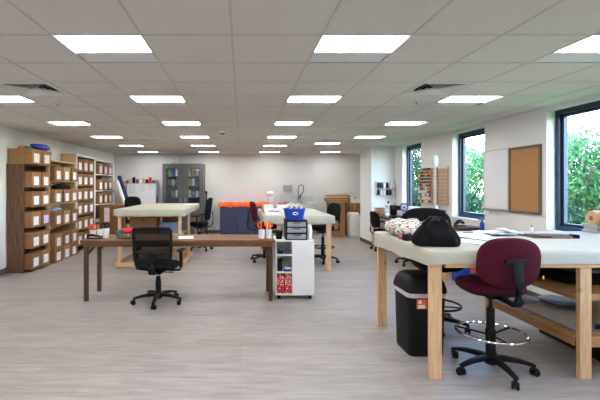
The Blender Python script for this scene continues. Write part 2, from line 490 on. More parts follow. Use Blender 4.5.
for n, (y0,y1) in enumerate(wins, 1):
    w = thing(f'window_{n}', None, None, (XR+.11,(y0+y1)/2,WZ0)); struct(w)
    hw = (y1-y0)/2; hh = WZ1-WZ0; fw = .055
    f = MB(); f.box(0,.10,-hw,-hw+fw,0,hh); f.box(0,.10,hw-fw,hw,0,hh); f.box(0,.10,-hw+fw,hw-fw,0,fw); f.box(0,.10,-hw+fw,hw-fw,hh-fw,hh)
    f.build('frame', M['navy'], w, bevel=.004)
    s = MB(); b0 = fw; sw = .04
    s.box(.035,.085,-hw+b0,-hw+b0+sw,b0,hh-b0); s.box(.035,.085,hw-b0-sw,hw-b0,b0,hh-b0); s.box(.035,.085,-hw+b0+sw,hw-b0-sw,b0,b0+sw); s.box(.035,.085,-hw+b0+sw,hw-b0-sw,hh-b0-sw,hh-b0)
    s.build('sash', M['navy'], w, bevel=.004)
    p = MB(); p.box(.058,.062,-hw+b0+sw,hw-b0-sw,b0+sw,hh-b0-sw); p.build('pane', M['glass'], w, smooth=False)
# pillar near the back right
PX, PY0, PY1 = 3.31, 10.2, 11.15
a = MB(); a.box(PX, XR, PY0, PY1, 0, ZC); struct(a.build('wall_pillar', M['wall_lit'], smooth=False))
def skirt(name, x0,x1,y0,y1):
    a = MB(); a.box(x0,x1,y0,y1,0,.10); struct(a.build(name, M['base'], smooth=False, bevel=.003))
skirt('baseboard_left', XL, XL+.012, YF, YB)
skirt('baseboard_back', XL+.012, XR, YB-.012, YB)
skirt('baseboard_pillar', PX-.012, PX, PY0-.012, PY1)
skirt('baseboard_pillar_front', PX, XR, PY0-.012, PY0)
skirt('baseboard_right', XR-.012, XR, YF, PY0-.012)

# ------------------------------------------------------------------ outside
a = MB(); a.box(XR+WT+.02, 60, -30, 70, -.6, -.5)
gm = mat('lawn', (88,120,56), .95, var=.25, scale=3)
struct(a.build('ground', gm, smooth=False))
def leafmat(name, c1, c2):
    m, nt, b = newmat(name)
    oi = N(nt,'ShaderNodeNewGeometry')
    rp = N(nt,'ShaderNodeValToRGB'); rp.color_ramp.elements[0].color = lin(c1); rp.color_ramp.elements[1].color = lin(c2)
    nt.links.new(oi.outputs['Random Per Island'], rp.inputs[0])
    nt.links.new(rp.outputs[0], b.inputs['Base Color']); b.inputs['Roughness'].default_value = .7; b.inputs['Specular IOR Level'].default_value = .08
    tr = N(nt,'ShaderNodeBsdfTranslucent'); nt.links.new(rp.outputs[0], tr.inputs[0])
    mx = N(nt,'ShaderNodeMixShader'); mx.inputs[0].default_value = .2
    nt.links.new(b.outputs[0], mx.inputs[1]); nt.links.new(tr.outputs[0], mx.inputs[2])
    nt.links.new(mx.outputs[0], nt.nodes['Material Output'].inputs[0])
    return m
LM = [leafmat('leaf_fresh',(16,48,28),(72,112,62)), leafmat('leaf_dark',(6,22,17),(34,66,42)), leafmat('leaf_pale',(40,78,50),(104,138,88))]
bark = mat('bark', (96,80,66), .9, var=.2, scale=20)
def leaves(rg, blobs, n, size):
    m = MB()
    for k in range(n):
        c, r = rg.choice(blobs)
        while True:
            p = Vector((rg.uniform(-1,1),rg.uniform(-1,1),rg.uniform(-1,1)))
            if .35 < p.length < 1: break
        p = Vector(c) + Vector((p.x*r[0],p.y*r[1],p.z*r[2]))
        d = Vector((rg.gauss(0,1),rg.gauss(0,1),rg.gauss(0,.6))).normalized(); e = d.orthogonal().normalized()
        e = Matrix.Rotation(rg.uniform(0,6.28),3,d) @ e
        s = size*rg.uniform(.6,1.3); w = e.cross(d)
        m.quad(p-e*s*.5, p+w*s*.3, p+e*s*.5, p-w*s*.3)
    return m
def tree(name, x, y, h, r, lm, n, size, label, seed, lowest=.2):
    rg = random.Random(seed); z0 = -.5
    t = thing(name, label, 'tree', (x,y,z0), 0, 'trees outside the windows')
    a = MB(); a.tube([(0,0,-.1),(.05,0,h*.3),(-.05,.1,h*.6),(0,.05,h*.85)],[.14,.11,.07,.03],8)
    for k in range(5):
        an = rg.uniform(0,6.28); zz = h*rg.uniform(.3,.6)
        a.tube([(0,0.02,zz),(math.cos(an)*r*.4,math.sin(an)*r*.4,zz+h*.14),(math.cos(an)*r*.75,math.sin(an)*r*.75,zz+h*.2)],[.05,.035,.015],6)
    a.build('trunk', bark, t)
    blobs = []
    for k in range(16):
        an = rg.uniform(0,6.28); q = rg.uniform(0,.75)*r
        blobs.append(((math.cos(an)*q,math.sin(an)*q,h*rg.uniform(lowest,.9)),(r*.4,r*.4,h*.13)))
    leaves(rg, blobs, int(n*1.35), size*.66).build('foliage', lm, t, smooth=False)
def shrub(x, y, h, r, lm, n, size, label, seed):
    rg = random.Random(seed)
    t = thing('shrub', label, 'shrub', (x,y,-.5), 0, 'shrubs outside the windows')
    a = MB()
    for k in range(6):
        an = k*1.05; a.tube([(0,0,-.05),(math.cos(an)*r*.3,math.sin(an)*r*.3,h*.4),(math.cos(an)*r*.6,math.sin(an)*r*.6,h*.8)],[.025,.018,.008],5)
    a.build('stems', bark, t)
    blobs = [((rg.uniform(-.6,.6)*r,rg.uniform(-.6,.6)*r,h*rg.uniform(.25,.85)),(r*.45,r*.45,h*.2)) for k in range(9)]
    leaves(rg, blobs, int(n*1.35), size*.66).build('foliage', lm, t, smooth=False)
# seen through the windows along X = slope*Y
tree('leafy_tree', 8.2, 9.5, 3.4, 1.5, LM[0], 4400, .15, 'leafy tree outside, filling most of the nearest right window', 1)
tree('leafy_tree', 10.6, 12.9, 4.0, 1.8, LM[2], 3400, .18, 'pale leafy tree behind others outside the nearest right window', 2)
tree('leafy_tree', 9.2, 16.2, 3.5, 1.7, LM[0], 4200, .17, 'bright green tree outside the middle window', 3)
tree('leafy_tree', 13.0, 23.2, 4.6, 2.3, LM[2], 3000, .22, 'tall pale tree farther off behind the middle window', 4)
tree('leafy_tree', 8.8, 20.6, 6.2, 2.0, LM[1], 3600, .2, 'dark green tree outside the farthest narrow window', 5)
tree('leafy_tree', 14.2, 16.6, 4.7, 2.2, LM[1], 2400, .22, 'dark tree standing well behind the nearest right window', 6)
tree('leafy_tree', 13.4, 30.5, 7.0, 2.6, LM[0], 2600, .28, 'distant tree seen through the farthest narrow window', 8)
tree('leafy_tree', 9.0, 5.9, 4.8, 1.5, LM[0], 2600, .17, 'leafy tree outside, right beyond the nearest window', 9)
shrub(6.1, 7.3, 1.7, .7, LM[1], 2200, .11, 'dark shrub low outside the nearest right window, the nearer', 11)
shrub(6.6, 8.95, 1.8, .75, LM[1], 2200, .12, 'dark shrub low outside the nearest right window, the farther', 12)
shrub(7.0, 12.4, 2.0, .9, LM[1], 2200, .13, 'dark shrub low outside the middle window', 13)
shrub(6.8, 15.9, 2.2, .9, LM[1], 2200, .13, 'dark shrub low outside the farthest narrow window', 14)
# ------------------------------------------------------------------ shelving along the left wall
XB = XL+.016
def shelf_unit(name, label, y0, y1, xf, ztop, levels, side, board, back, loc_front, toe=0, th=.03, bt=.022):
    t = thing(name, label, 'shelving unit', (XB, (y0+y1)/2, 0), 0, 'shelving along the left wall')
    hy = (y1-y0)/2; d = xf-XB
    for s in (-1,1):
        a = MB(); a.box(0, d, min(s*hy, s*(hy-th)), max(s*hy, s*(hy-th)), 0, ztop); a.build('side_panel', side, t, bevel=.002)
    for z in levels:
        a = MB(); a.box(.012, d-.002, -hy+th, hy-th, z-bt, z); a.build('shelf', board, t, bevel=.002)
    a = MB(); a.box(0, .01, -hy+th, hy-th, .02, ztop-.002); a.build('back_panel', back, t, smooth=False)
    return t
shelf_unit('shelving_unit','dark brown stained wooden shelving unit, nearest by the left wall', 6.96, 7.76, -3.795, 1.905, [.05,.415,.785,1.15,1.50,1.903], M['walnuta'], M['walnuty'], M['walnuta'], None, th=.035, bt=.03)
shelf_unit('shelving_unit','low pale pine shelving unit right behind the dark brown one', 7.77, 9.015, -3.74, 2.03, [.725,1.17,1.62,2.03], M['ply'], M['ply'], M['ply'], None)
u = shelf_unit('shelving_unit','tall pine shelving unit with white front edges, third along the left wall', 9.03, 10.17, -3.735, 2.25, [.155,.50,.85,1.18,1.52,1.86,2.23], M['ply'], M['walnuty'], M['walnutz'], None)
a = MB(); a.box(.353,.365, -.57,-.535,0,2.25); a.box(.353,.365,.525,.57,0,2.25); a.box(.353,.365,-.535,.525,2.20,2.25); a.build('front_edging', M['white'], u, smooth=False)['label'] = 'white front edging'
u = shelf_unit('shelving_unit','white shelving unit, farthest along the left wall', 10.19, 11.72, -3.735, 2.20, [.60,1.045,1.40,1.83,2.20], M['white'], M['white'], M['walnutz'], None, th=.05)

def make_box(w=.33, d=.35, h=.27, cm=None, lm=None, lw=.17, lh=.13):
    """file box, printed side facing +X, base at z=0"""
    t = thing('file_box', '', 'file box')
    hd, hw = d/2, w/2; hh = h*.76
    b = MB(); s0, s1, q0, q1 = -.045, .045, hh-.062, hh-.03
    v = []
    b.box(-hd, hd-.004, -hw, -hw+.004, 0, h*.97); b.box(-hd, hd-.004, hw-.004, hw, 0, h*.97); b.box(-hd,-hd+.004,-hw+.004,hw-.004,0,h*.97); b.box(-hd+.004,hd-.004,-hw+.004,hw-.004,0,.004)
    b.box(hd-.004,hd,-hw,hw,0,q0); b.box(hd-.004,hd,-hw,hw,q1,h*.97); b.box(hd-.004,hd,-hw,s0,q0,q1); b.box(hd-.004,hd,s1,hw,q0,q1)
    b.build('body', cm, t, smooth=False)
    i = MB(); i.box(hd-.06,hd-.055,-hw+.02,hw-.02,.02,h*.9); i.build('hole_shade_sheet', M['dark'], t, smooth=False)  # near-black sheet standing in for the shade inside the hand hole
    l = MB(); g = .006
    l.box(-hd-g,hd+g,-hw-g,hw+g,h-.004,h); z = h*.78
    l.box(-hd-g,-hd-.001,-hw-g,hw+g,z,h-.004); l.box(hd+.001,hd+g,-hw-g,hw+g,z,h-.004); l.box(-hd-.001,hd+.001,-hw-g,-hw-.001,z,h-.004); l.box(-hd-.001,hd+.001,hw+.001,hw+g,z,h-.004)
    l.build('lid', cm, t, smooth=False)
    p = MB(); p.box(hd, hd+.0015, -lw/2, lw/2, .035, .035+lh); p.build('label_sheet', lm, t, smooth=False)
    return t
BOXP = {}
def place_box(kind, x, y, z, label, rz=0, sz=1.0):
    if kind not in BOXP:
        cm = M[kind[0]]; lm = M[kind[1]]; w, d, h = kind[2]
        BOXP[kind] = make_box(w, d, h, cm, lm, *kind[3])
        r = BOXP[kind]; r.location = (x,y,z); r.rotation_euler = (0,0,rz); r['label'] = label; r['group'] = 'cardboard file boxes on the shelves'
        return r
    return dup(BOXP[kind], label, (x,y,z), rz, 'cardboard file boxes on the shelves')
rb = random.Random(3)
rowA = ['bottom','second lowest','middle','second highest','highest']
ord3 = ['nearest','middle','farthest']
# unit A: five rows of two
dA = .385
for k, z in enumerate([.05,.415,.785,1.15,1.50]):
    for q, (y0,y1) in enumerate([(7.005,7.335),(7.365,7.695)]):
        lm = 'labv' if (k,q) == (2,1) else 'lab'
        kd = (('card2' if (k+q)%3 == 0 else 'card1'), lm, (.315,dA,.272), (.175,.155))
        place_box(kd, -3.675-dA/2+rb.uniform(-.006,.0), (y0+y1)/2, z+.001, f'file box on the dark brown unit, {rowA[k]} shelf, {["nearer","farther"][q]} one' + (' with violet label' if lm=='labv' else ''), rb.uniform(-.015,.015))
for q, (y0,y1) in enumerate([(6.985,7.315),(7.36,7.69)]):
    place_box(('card1','lab',(.325,.41,.27),(.19,.16)), -3.66-.41/2, (y0+y1)/2, 1.906, f'file box on top of the dark brown unit, {["nearer one under the green scrap","farther one under the blue cloth"][q]}', 0)
# unit B: stacks of three
for k, z in enumerate([.001,.288,.727,1.172,1.622]):
    rn = ['bottom row on the floor','second row from the floor','third row up','fourth row up','top row'][k]
    for q, (y0,y1) in enumerate([(7.84,8.18),(8.22,8.56),(8.60,8.94)]):
        kd = (('card3' if (k*2+q)%4 == 1 else ('card1' if (k+q)%2 else 'card2')), 'lab', (.325,.39,.283), (.165,.165))
        place_box(kd, -3.655-.195+rb.uniform(-.01,0), (y0+y1)/2, z, f'file box in the low pine unit, {rn}, {ord3[q]} of three', rb.uniform(-.02,.02))
# unit C: six rows of three
for k, z in enumerate([.157,.502,.852,1.182,1.522,1.862]):
    rn = ['first','second','third','fourth','fifth','sixth'][k]
    for q, (y0,y1) in enumerate([(9.085,9.41),(9.435,9.755),(9.785,10.1)]):
        kd = (('card2' if (k+q)%2 else 'card1'), 'lab', (.305,.33,.285), (.165,.17))
        place_box(kd, -3.728-.165+rb.uniform(-.006,0), (y0+y1)/2, z, f'file box in the white edged pine unit, {rn} shelf from below, {ord3[q]} of three', rb.uniform(-.012,.012))
# unit D
for k, z in enumerate([1.047,1.402,1.832]):
    rn = ['lower','middle','top'][k]; lm = ['labp','lab','labv'][k]
    for q, (y0,y1) in enumerate([(10.44,10.76),(10.83,11.15),(11.21,11.53)]):
        kd = ('card2' if q%2 else 'card1', lm, (.30,.33,.285), (.15,.175))
        place_box(kd, -3.725-.165, (y0+y1)/2, z, f'file box in the farthest white unit, {rn} shelf, {ord3[q]} of three', 0)

def cloth_lump(name, label, cat, loc, a, b, c, mat_, seed, e1=.8, e2=.8, wob=.03, rz=0, group=None):
    m = MB(); m.superell(a, b, c, e1, e2, 30, 14, wob=wob, seed=seed)
    zs = min(v[2] for v in m.v)
    m.v = [(x,y,max(z-zs-.3*c,0.0)) for x,y,z in m.v]
    o = m.build(name, mat_, None, loc, rz, angle=80)
    return tag(o, label, cat, group)
cloth_lump('folded_cloth','bright blue bundled cloth on the file boxes on top of the dark unit','cloth',(-3.74,7.42,2.177),.13,.24,.062,M['blue'],1,wob=.03)
cloth_lump('cloth_scrap','small green cloth scrap on the nearer top file box','cloth',(-3.80,7.11,2.177),.07,.06,.035,M['green'],2,wob=.015)
cloth_lump('cloth_scrap','small orange red cloth scrap at the left of the nearer top file box','cloth',(-3.90,7.08,2.177),.06,.05,.035,M['orange'],3,wob=.015)
cloth_lump('folded_cloth','black folded cloth lying on boxes under the top shelf of the low pine unit','cloth',(-3.76,8.35,1.457),.09,.36,.055,M['blackf'],4,wob=.02)
cloth_lump('folded_cloth','light blue folded cloth on the middle boxes of the low pine unit','cloth',(-3.75,8.06,1.012),.085,.2,.04,M['bluel'],5,wob=.012)

# big cartons at the end of the shelves
t = thing('carton','tall brown cardboard carton with white paper on its front beside the white shelving','carton',(-3.385,10.62,0))
a = MB(); a.box(-.33,.30,-.15,.15,0,1.02); a.build('body', M['card2'], t, bevel=.006)
a = MB(); a.box(-.33,.30,-.15,-.152,.62,.625); a.build('tape', M['card3'], t)
a = MB(); a.box(-.21,-.07,-.1535,-.151,.58,.95); a.build('paper_sheet', M['labp'], t, smooth=False)
a = MB(); a.box(-.13,.13,-.09,.09,0,.24)
t = thing('foam_box','white foam box sticking out of the middle shelf of the white unit','box',(-3.60,11.60,1.402))
a.build('body', M['whitec'], t, bevel=.008); a = MB(); a.box(-.135,.135,-.095,.095,.241,.275); a.build('lid', M['whitec'], t, bevel=.008)

# ------------------------------------------------------------------ dark desk
DX0, DX1, DY0, DY1, DZ = -2.11, .44, 5.22, 5.86, .812
t = thing('work_desk','long dark brown wooden desk in the middle of the room','desk',((DX0+DX1)/2,(DY0+DY1)/2,0))
hx, hy = (DX1-DX0)/2, (DY1-DY0)/2
a = MB(); a.box(-hx,hx,-hy,hy,DZ-.035,DZ); a.build('desktop', M['walnut'], t, bevel=.004)
for s in (-1,1):
    a = MB(); y = s*(hy-.035); a.box(-hx+.03,hx-.03,y-.018,y+.018,DZ-.088,DZ-.036); a.build('apron', M['walnut'], t, bevel=.002)
for sx in (-1,1):
    a = MB(); x = sx*(hx-.05); a.box(x-.018,x+.018,-hy+.055,hy-.055,DZ-.088,DZ-.036); a.build('apron', M['walnuty'], t)
    for sy in (-1,1):
        a = MB(); x = sx*(hx-.055); y = sy*(hy-.075); a.box(x-.027,x+.027,y-.022,y+.022,0,DZ-.036); a.build('leg', M['walnutz'], t, bevel=.003)
        a = MB(); a.beam([(x-sx*.024,y,DZ-.185),(x-sx*.12,y,DZ-.075)],.03,.04); a.build('brace', M['walnutz'], t)

def cup(label, x, y, z, r, h, m_, seed):
    t = thing('pen_cup', label, 'cup', (x,y,z), 0, 'tool cups')
    a = MB(); a.lathe([(r*.86,0),(r,h),(r-.004,h),(r*.86-.004,.006)],18); a.build('body', m_, t)
    return t
def scissors(label, x, y, z, m_, lean, rz, L=.20):
    t = thing('scissors', label, 'scissors', (x,y,z), rz)
    Mx = Matrix.Rotation(lean,4,'X')
    a = MB(); a.beam([(0,0,.008),(.004,0,L*.6)],.016,.003,M=Mx); a.beam([(.004,0.004,.008),(0,.004,L*.6)],.016,.003,M=Mx); a.build('blade', M['steel'], t)
    for s in (-1,1):
        pts = [(s*.026+.024*math.cos(k*PI/7), 0, L*.78+.034*math.sin(k*PI/7)) for k in range(14)]
        a = MB(); a.tube(pts,.0085,6,closed=True,M=Mx); a.tube([(0,0,L*.52),(s*.02,0,L*.66)],.0085,6,M=Mx); a.build('handle', m_, t)
    return t
def tool(name, label, x, y, z, m_, L, lx, ly, r=.007):
    t = thing(name, label, 'tool', (x,y,z))
    a = MB(); a.tube([(0,0,.008),(lx*.6,ly*.6,L*.6)],r*.5,6); a.build('shank', M['steel'], t)
    a = MB(); a.tube([(lx*.6,ly*.6,L*.6),(lx*.8,ly*.8,L*.8),(lx,ly,L)],[r,r*1.3,r],8); a.build('handle', m_, t)
def DXp(px, Y): return X(px, Y)
cup('white plastic cup at the left end of the dark desk holding orange scissors', DXp(93,5.62), 5.62, DZ, .042, .085, M['white'], 1)
cup('white plastic cup on the dark desk, middle of the left trio', DXp(99.6,5.57), 5.57, DZ, .04, .105, M['white'], 2)
cup('tall white plastic cup on the dark desk holding black scissors', DXp(106,5.45), 5.45, DZ, .046, .135, M['white'], 3)
scissors('orange handled scissors standing in the left white cup', DXp(92.6,5.62), 5.62, DZ+.008, M['orange'], -.06, 0, .16)
scissors('black handled scissors standing in the tall white cup', DXp(105.6,5.45), 5.45, DZ+.008, M['black'], .05, .1, .205)
tool('craft_tool','pale handled tool standing in the middle cup of the left trio', DXp(99.3,5.57), 5.57, DZ+.006, M['tan'], .17, -.018, 0)
t = thing('stapler','black stapler lying at the front left of the dark desk','stapler',(DXp(94.5,5.36),5.36,DZ),-.06)
a = MB(); a.beam([(-.10,0,.008),(.10,0,.008)],.05,.014); a.build('base', M['black'], t)
a = MB(); a.beam([(-.10,0,.045),(-.03,0,.05),(.10,0,.032)],[.036,.04,.034],[.03,.028,.014]); a.box(-.10,-.075,-.016,.016,.012,.045); a.build('arm', M['black'], t)
a = MB(); a.box(-.07,.098,-.01,.01,.02,.03); a.build('magazine_rail', M['steel'], t)
# basket of scraps
bx, by = DXp(125,5.42), 5.42
t = thing('wire_basket','low black wire basket of cloth scraps on the dark desk left of the chair','basket',(bx,by,DZ))
a = MB()
for z, q in ((.004,.85),(.04,.95),(.075,1.0)):
    a.tube([(.125*q*math.cos(k*PI/12),.10*q*math.sin(k*PI/12),z) for k in range(24)],.004,5,closed=True)
for k in range(16):
    an = k*PI/8; a.tube([(.106*math.cos(an),.085*math.sin(an),.004),(.125*math.cos(an),.10*math.sin(an),.075)],.0025,5)
a.tube([(-.1,-.07,.004),(.1,.07,.004)],.0025,5); a.tube([(-.1,.07,.004),(.1,-.07,.004)],.0025,5)
a.build('wire_frame', M['blackm'], t)
cloth_lump('cloth_scrap','tan and green printed cloth scrap filling the wire basket','cloth',(bx,by,DZ+.006),.07,.052,.05,M['tan'],7,wob=.012)
cloth_lump('cloth_scrap','bright red cloth scrap heaped over the wire basket, right side','cloth',(bx+.045,by-.01,DZ+.078),.07,.055,.028,M['red'],8,wob=.025)
cloth_lump('cloth_scrap','magenta cloth scrap on the wire basket beside the red one','cloth',(bx-.03,by+.035,DZ+.078),.05,.04,.03,M['pink'],9,wob=.02)
cloth_lump('cloth_scrap','dark teal cloth scrap at the left of the wire basket','cloth',(bx-.07,by-.03,DZ+.07),.05,.045,.022,M['teal'],10,wob=.018)
o = MB().box(-.10,.10,-.13,.13,0,.004).build('paper_sheet', M['paper'], None, (DXp(186,5.5),5.5,DZ), .15); tag(o,'white paper sheets on the dark desk just right of the mesh chair','paper')
c1 = cup('white plastic cup of tools at the right end of the dark desk, left one', .272, 5.42, DZ, .042, .118, M['white'], 4)
c2 = cup('white plastic cup of tools at the right end of the dark desk, right one', .370, 5.42, DZ, .042, .118, M['white'], 5)
scissors('orange handled scissors in the left cup at the right desk end', .268, 5.42, DZ+.008, M['orange'], -.03, .5, .225)
scissors('orange handled scissors in the right cup at the right desk end', .373, 5.42, DZ+.008, M['orange'], -.03, .3, .225)
tool('screwdriver','maroon handled tool in the left cup at the right desk end', .282, 5.41, DZ+.007, M['maroon'], .22, .012, .0, .01)
tool('screwdriver','yellow handled tool in the right cup at the right desk end', .36, 5.41, DZ+.007, M['yellow'], .21, -.02, .0, .008)

# ------------------------------------------------------------------ chairs
def chair_base(t, z_seat, mat_, ring=None, r=.30, ang0=0, mech=True):
    b = MB(); b.lathe([(.02,.055),(.045,.06),(.05,.10),(.04,.135),(.03,.14)],18)
    for k in range(5):
        an = ang0+k*2*PI/5; c, q = math.cos(an), math.sin(an)
        b.beam([(c*u,q*u,z) for u,z in ((.02,.105),(.10,.112),(.20,.104),(.27,.09),(r+.012,.078))],[.06,.055,.045,.04,.036],[.05,.042,.034,.028,.022])
    sb = b.build('star_base', mat_, t)
    for k in range(5):
        an = ang0+k*2*PI/5; x, y = math.cos(an)*r, math.sin(an)*r
        w = MB(); an2 = an+1.1+k
        Mx = Matrix.Translation((x,y,0)) @ Matrix.Rotation(an2,4,'Z')
        for s in (-1,1): w.cyl((s*.008,.012,.027),(s*.026,.012,.027),.027,n=16,M=Mx)
        w.tube([(-.007,.012,.027),(.007,.012,.027)],.015,8,M=Mx)
        w.cyl((0,0,.03),(0,0,.082),.009,n=8,M=Mx)
        w.beam([(0,.035,.048),(0,.0,.062),(0,-.02,.05)],.03,.012,M=Mx)
        w.build('caster', M['black'], sb)
    c = MB(); c.lathe([(.032,.12),(.03,z_seat*.72),(.028,z_seat*.72)],16)
    c.lathe([(.036,.115),(.038,.26),(.033,.30)],16); c.build('column_sleeve', mat_, t)
    c = MB(); c.lathe([(.016,z_seat*.6),(.016,z_seat-.06)],14); c.build('gas_column', M['blackm'] if ring else M['chrome'], t)
    if mech:
        c = MB(); c.box(-.08,.08,-.12,.12,z_seat-.085,z_seat-.055); c.box(-.04,.04,-.06,.06,z_seat-.11,z_seat-.085); c.tube([(.05,.02,z_seat-.09),(.2,.03,z_seat-.095)],.007,6); c.build('tilt_mechanism', M['black'], t, bevel=.006)
    if ring:
        zr, rr, rm = ring
        c = MB(); c.tube([(rr*math.cos(k*PI/24),rr*math.sin(k*PI/24),zr) for k in range(48)],.0115,8,closed=True)
        fr = c.build('foot_ring', rm, t)
        c = MB()
        for k in range(3):
            an = .5+k*2*PI/3; c.tube([(.02*math.cos(an),.02*math.sin(an),zr-.02),(rr*math.cos(an),rr*math.sin(an),zr)],.008,6)
        c.lathe([(.038,zr-.045),(.04,zr+.02),(.032,zr+.03)],16); c.build('ring_spokes', M['black'], fr)
def drafting_chair(label, loc, rz, seat_z, fab, ring, group=None, bw=.47, bh=.40, bt=.085, zc=None, sw=.46, sd=.44, r=.30, ang0=0, tilt=.12, tagc=False, cat='drafting chair', name='drafting_chair', by=-.225, bar=True):
    t = thing(name, label, cat, loc, rz, group)
    chair_base(t, seat_z, M['black'], ring, r, ang0)
    s = MB(); s.superell(sw/2, sd/2, .045, .45, .62, 40, 14, M=Matrix.Translation((0,.02,seat_z-.01)), curve=0)
    s.build('seat', fab, t, angle=60)
    s = MB(); s.superell(sw/2-.02, sd/2-.02, .02, .4, .62, 36, 8, M=Matrix.Translation((0,.02,seat_z-.045))); s.build('seat_pan', M['black'], t, angle=60)
    zc = zc or seat_z+.30
    Mb = Matrix.Translation((0,by,zc)) @ Matrix.Rotation(tilt,4,'X') @ Matrix.Rotation(PI/2,4,'X')
    s = MB(); s.superell(bw/2, bh/2, bt/2, .42, .72, 44, 14, M=Mb, curve=-.03)
    bk = s.build('backrest', fab, t, angle=60)
    s = MB(); s.tube([Mb @ Vector((bw*.485*math.copysign(abs(math.cos(q))**.72,math.cos(q)), bh*.485*math.copysign(abs(math.sin(q))**.72,math.sin(q)), bt*.33-.03*abs(math.cos(q))**1.1)) for q in [k*PI/24 for k in range(48)]],.004,5,closed=True)
    s.build('piping', fab, bk)
    if bar:
        yb = by-bt*.5-.03
        s = MB(); s.beam([(0,-.06,seat_z-.075),(0,yb-.005,seat_z-.08),(0,yb-.03,seat_z-.05),(0,yb-.03,seat_z+.10),(0,yb-.015,zc+.02)],[.066,.07,.072,.07,.072],[.016,.022,.024,.022,.018])
        s.cbox((0,yb+.0,zc+.02),(.15,.034,.032)); s.build('back_bar', M['black'], t, bevel=.003)
    if tagc:
        s = MB(); s.box(bw*.478,bw*.496,by-.034,by-.026,zc-.112,zc-.088); s.build('care_tag', M['yellow'], bk)['label'] = 'small yellow tag'
    return t
# maroon drafting chair, nearest
drafting_chair('maroon upholstered drafting chair with chrome foot ring in front of the big right table', (2.055,3.30,0), -.06, .71, M['maroon'], (.315,.255,M['chrome']), zc=.935, bw=.455, bh=.385, ang0=R(57.4), tagc=True, by=-.265, r=.30)
drafting_chair('black drafting chair with tall backrest behind the bags on the big right table', (2.09,4.30,0), PI-.06, .70, M['blackf'], (.25,.24,M['black']), zc=1.05, bw=.56, bh=.44, ang0=.1, by=-.30)
drafting_chair('maroon fabric chair at the left side of the middle cream table', (.47,8.1,0), -PI/2+.12, .72, M['maroon'], None, zc=1.00, bw=.44, bh=.42, by=-.24, ang0=.3, r=.28)
drafting_chair('black drafting chair with black foot ring at the right of the middle cream table', (1.63,8.02,0), PI/2+.3, .70, M['blackf'], (.30,.22,M['black']), zc=1.0, bw=.46, bh=.36, ang0=.2, by=-.27, r=.29)
# task chairs
def arms(t, z, mat_, w=.30):
    for s in (-1,1):
        a = MB(); a.beam([(s*.15,0,z-.06),(s*w,0,z-.05),(s*(w+.01),0,z+.0),(s*(w+.01),0,z+.19)],.045,.022); a.build('arm_post', mat_, t)
        a = MB(); a.superell(.035,.12,.015,.5,.5,20,8,M=Matrix.Translation((s*(w+.005),.02,z+.205))); a.build('arm_pad', mat_, t)
def mesh_chair(label, loc, rz):
    t = thing('mesh_chair', label, 'office chair', loc, rz)
    sz = .485
    chair_base(t, sz, M['black'], None, .31, -PI/2+.10)
    a = MB(); a.superell(.245,.235,.045,.45,.55,40,12,M=Matrix.Translation((0,.03,sz))); a.build('seat', M['blackf'], t, angle=60)
    arms(t, sz, M['black'], .29)
    def P(u, z): return (u, -.235-.02*(1-(u/.25)**2)-.10*max(0,(z-.72)), z)
    pts = [P(-.195,.53),P(-.225,.60),P(-.238,.75),P(-.24,.965),P(-.23,.99),P(-.1,.997),P(.1,.997),P(.23,.99),P(.24,.965),P(.238,.75),P(.225,.60),P(.195,.53),P(.08,.515),P(-.08,.515)]
    a = MB(); a.tube(pts,.021,8,closed=True); fr = a.build('back_frame', M['black'], t, angle=60)
    a = MB(); v = []; f = []; nz, nx = 12, 12
    for j in range(nz+1):
        z = .52+(.995-.52)*j/nz; w = .2+.05*min(1,(z-.52)/.2)
        for i in range(nx+1): v.append(P(-w+2*w*i/nx, z))
    for j in range(nz):
        for i in range(nx):
            q = j*(nx+1)+i; f.append((q,q+1,q+nx+2,q+nx+1))
    a.add(v,f); a.build('mesh_panel', M['meshf'], t)
    a = MB(); a.tube([(-.225,-.245,.70),(-.1,-.285,.685),(.1,-.285,.685),(.225,-.245,.70)],.022,8,flat=.5); a.build('lumbar_bar', M['black'], t)
    a = MB(); a.beam([(0,-.05,sz-.075),(0,-.26,sz-.06),(0,-.30,sz+.02),(0,-.29,.60),(0,-.28,.70)],[.08,.09,.09,.10,.12],.022); a.cbox((0,-.255,.56),(.40,.02,.09)); a.build('back_bar', M['black'], t, bevel=.004)
    return t
mesh_chair('black mesh back office chair pulled up to the long dark desk', (-1.085,5.22,0), -.10)
def task_chair(label, loc, rz, sz, group=None, bh=.27):
    t = thing('task_chair', label, 'office chair', loc, rz, group)
    chair_base(t, sz, M['black'], None, .29, .2)
    a = MB(); a.superell(.24,.23,.045,.45,.55,36,12,M=Matrix.Translation((0,.03,sz))); a.build('seat', M['blackf'], t, angle=60)
    arms(t, sz, M['black'], .255)
    Mb = Matrix.Translation((0,-.25,sz+bh+.09)) @ Matrix.Rotation(.14,4,'X') @ Matrix.Rotation(PI/2,4,'X')
    a = MB(); a.superell(.225,bh,.035,.4,.6,36,12,M=Mb,curve=-.04); a.build('backrest', M['blackf'], t, angle=60)
    a = MB(); a.beam([(0,-.05,sz-.07),(0,-.27,sz-.06),(0,-.33,sz+.02),(0,-.32,sz+.3)],[.07,.075,.075,.06],.02); a.build('back_bar', M['black'], t)
    return t
ch = task_chair('black office chair seen sideways at the right of the left cream table', (-1.0,9.5,0), PI/2-.15, .62)
dup(ch, 'black office chair with rounded back behind the far end of the left cream table', (-2.69,10.25,0), -PI/2-.9)
c2 = task_chair('black low backed office chair at the sewing counter near the white pillar', (3.37,9.47,0), -1.5, .45, None, .19)
dup(c2, 'black low backed office chair at the sewing counter, hidden behind the printed cloth', (3.30,7.72,0), -1.45)
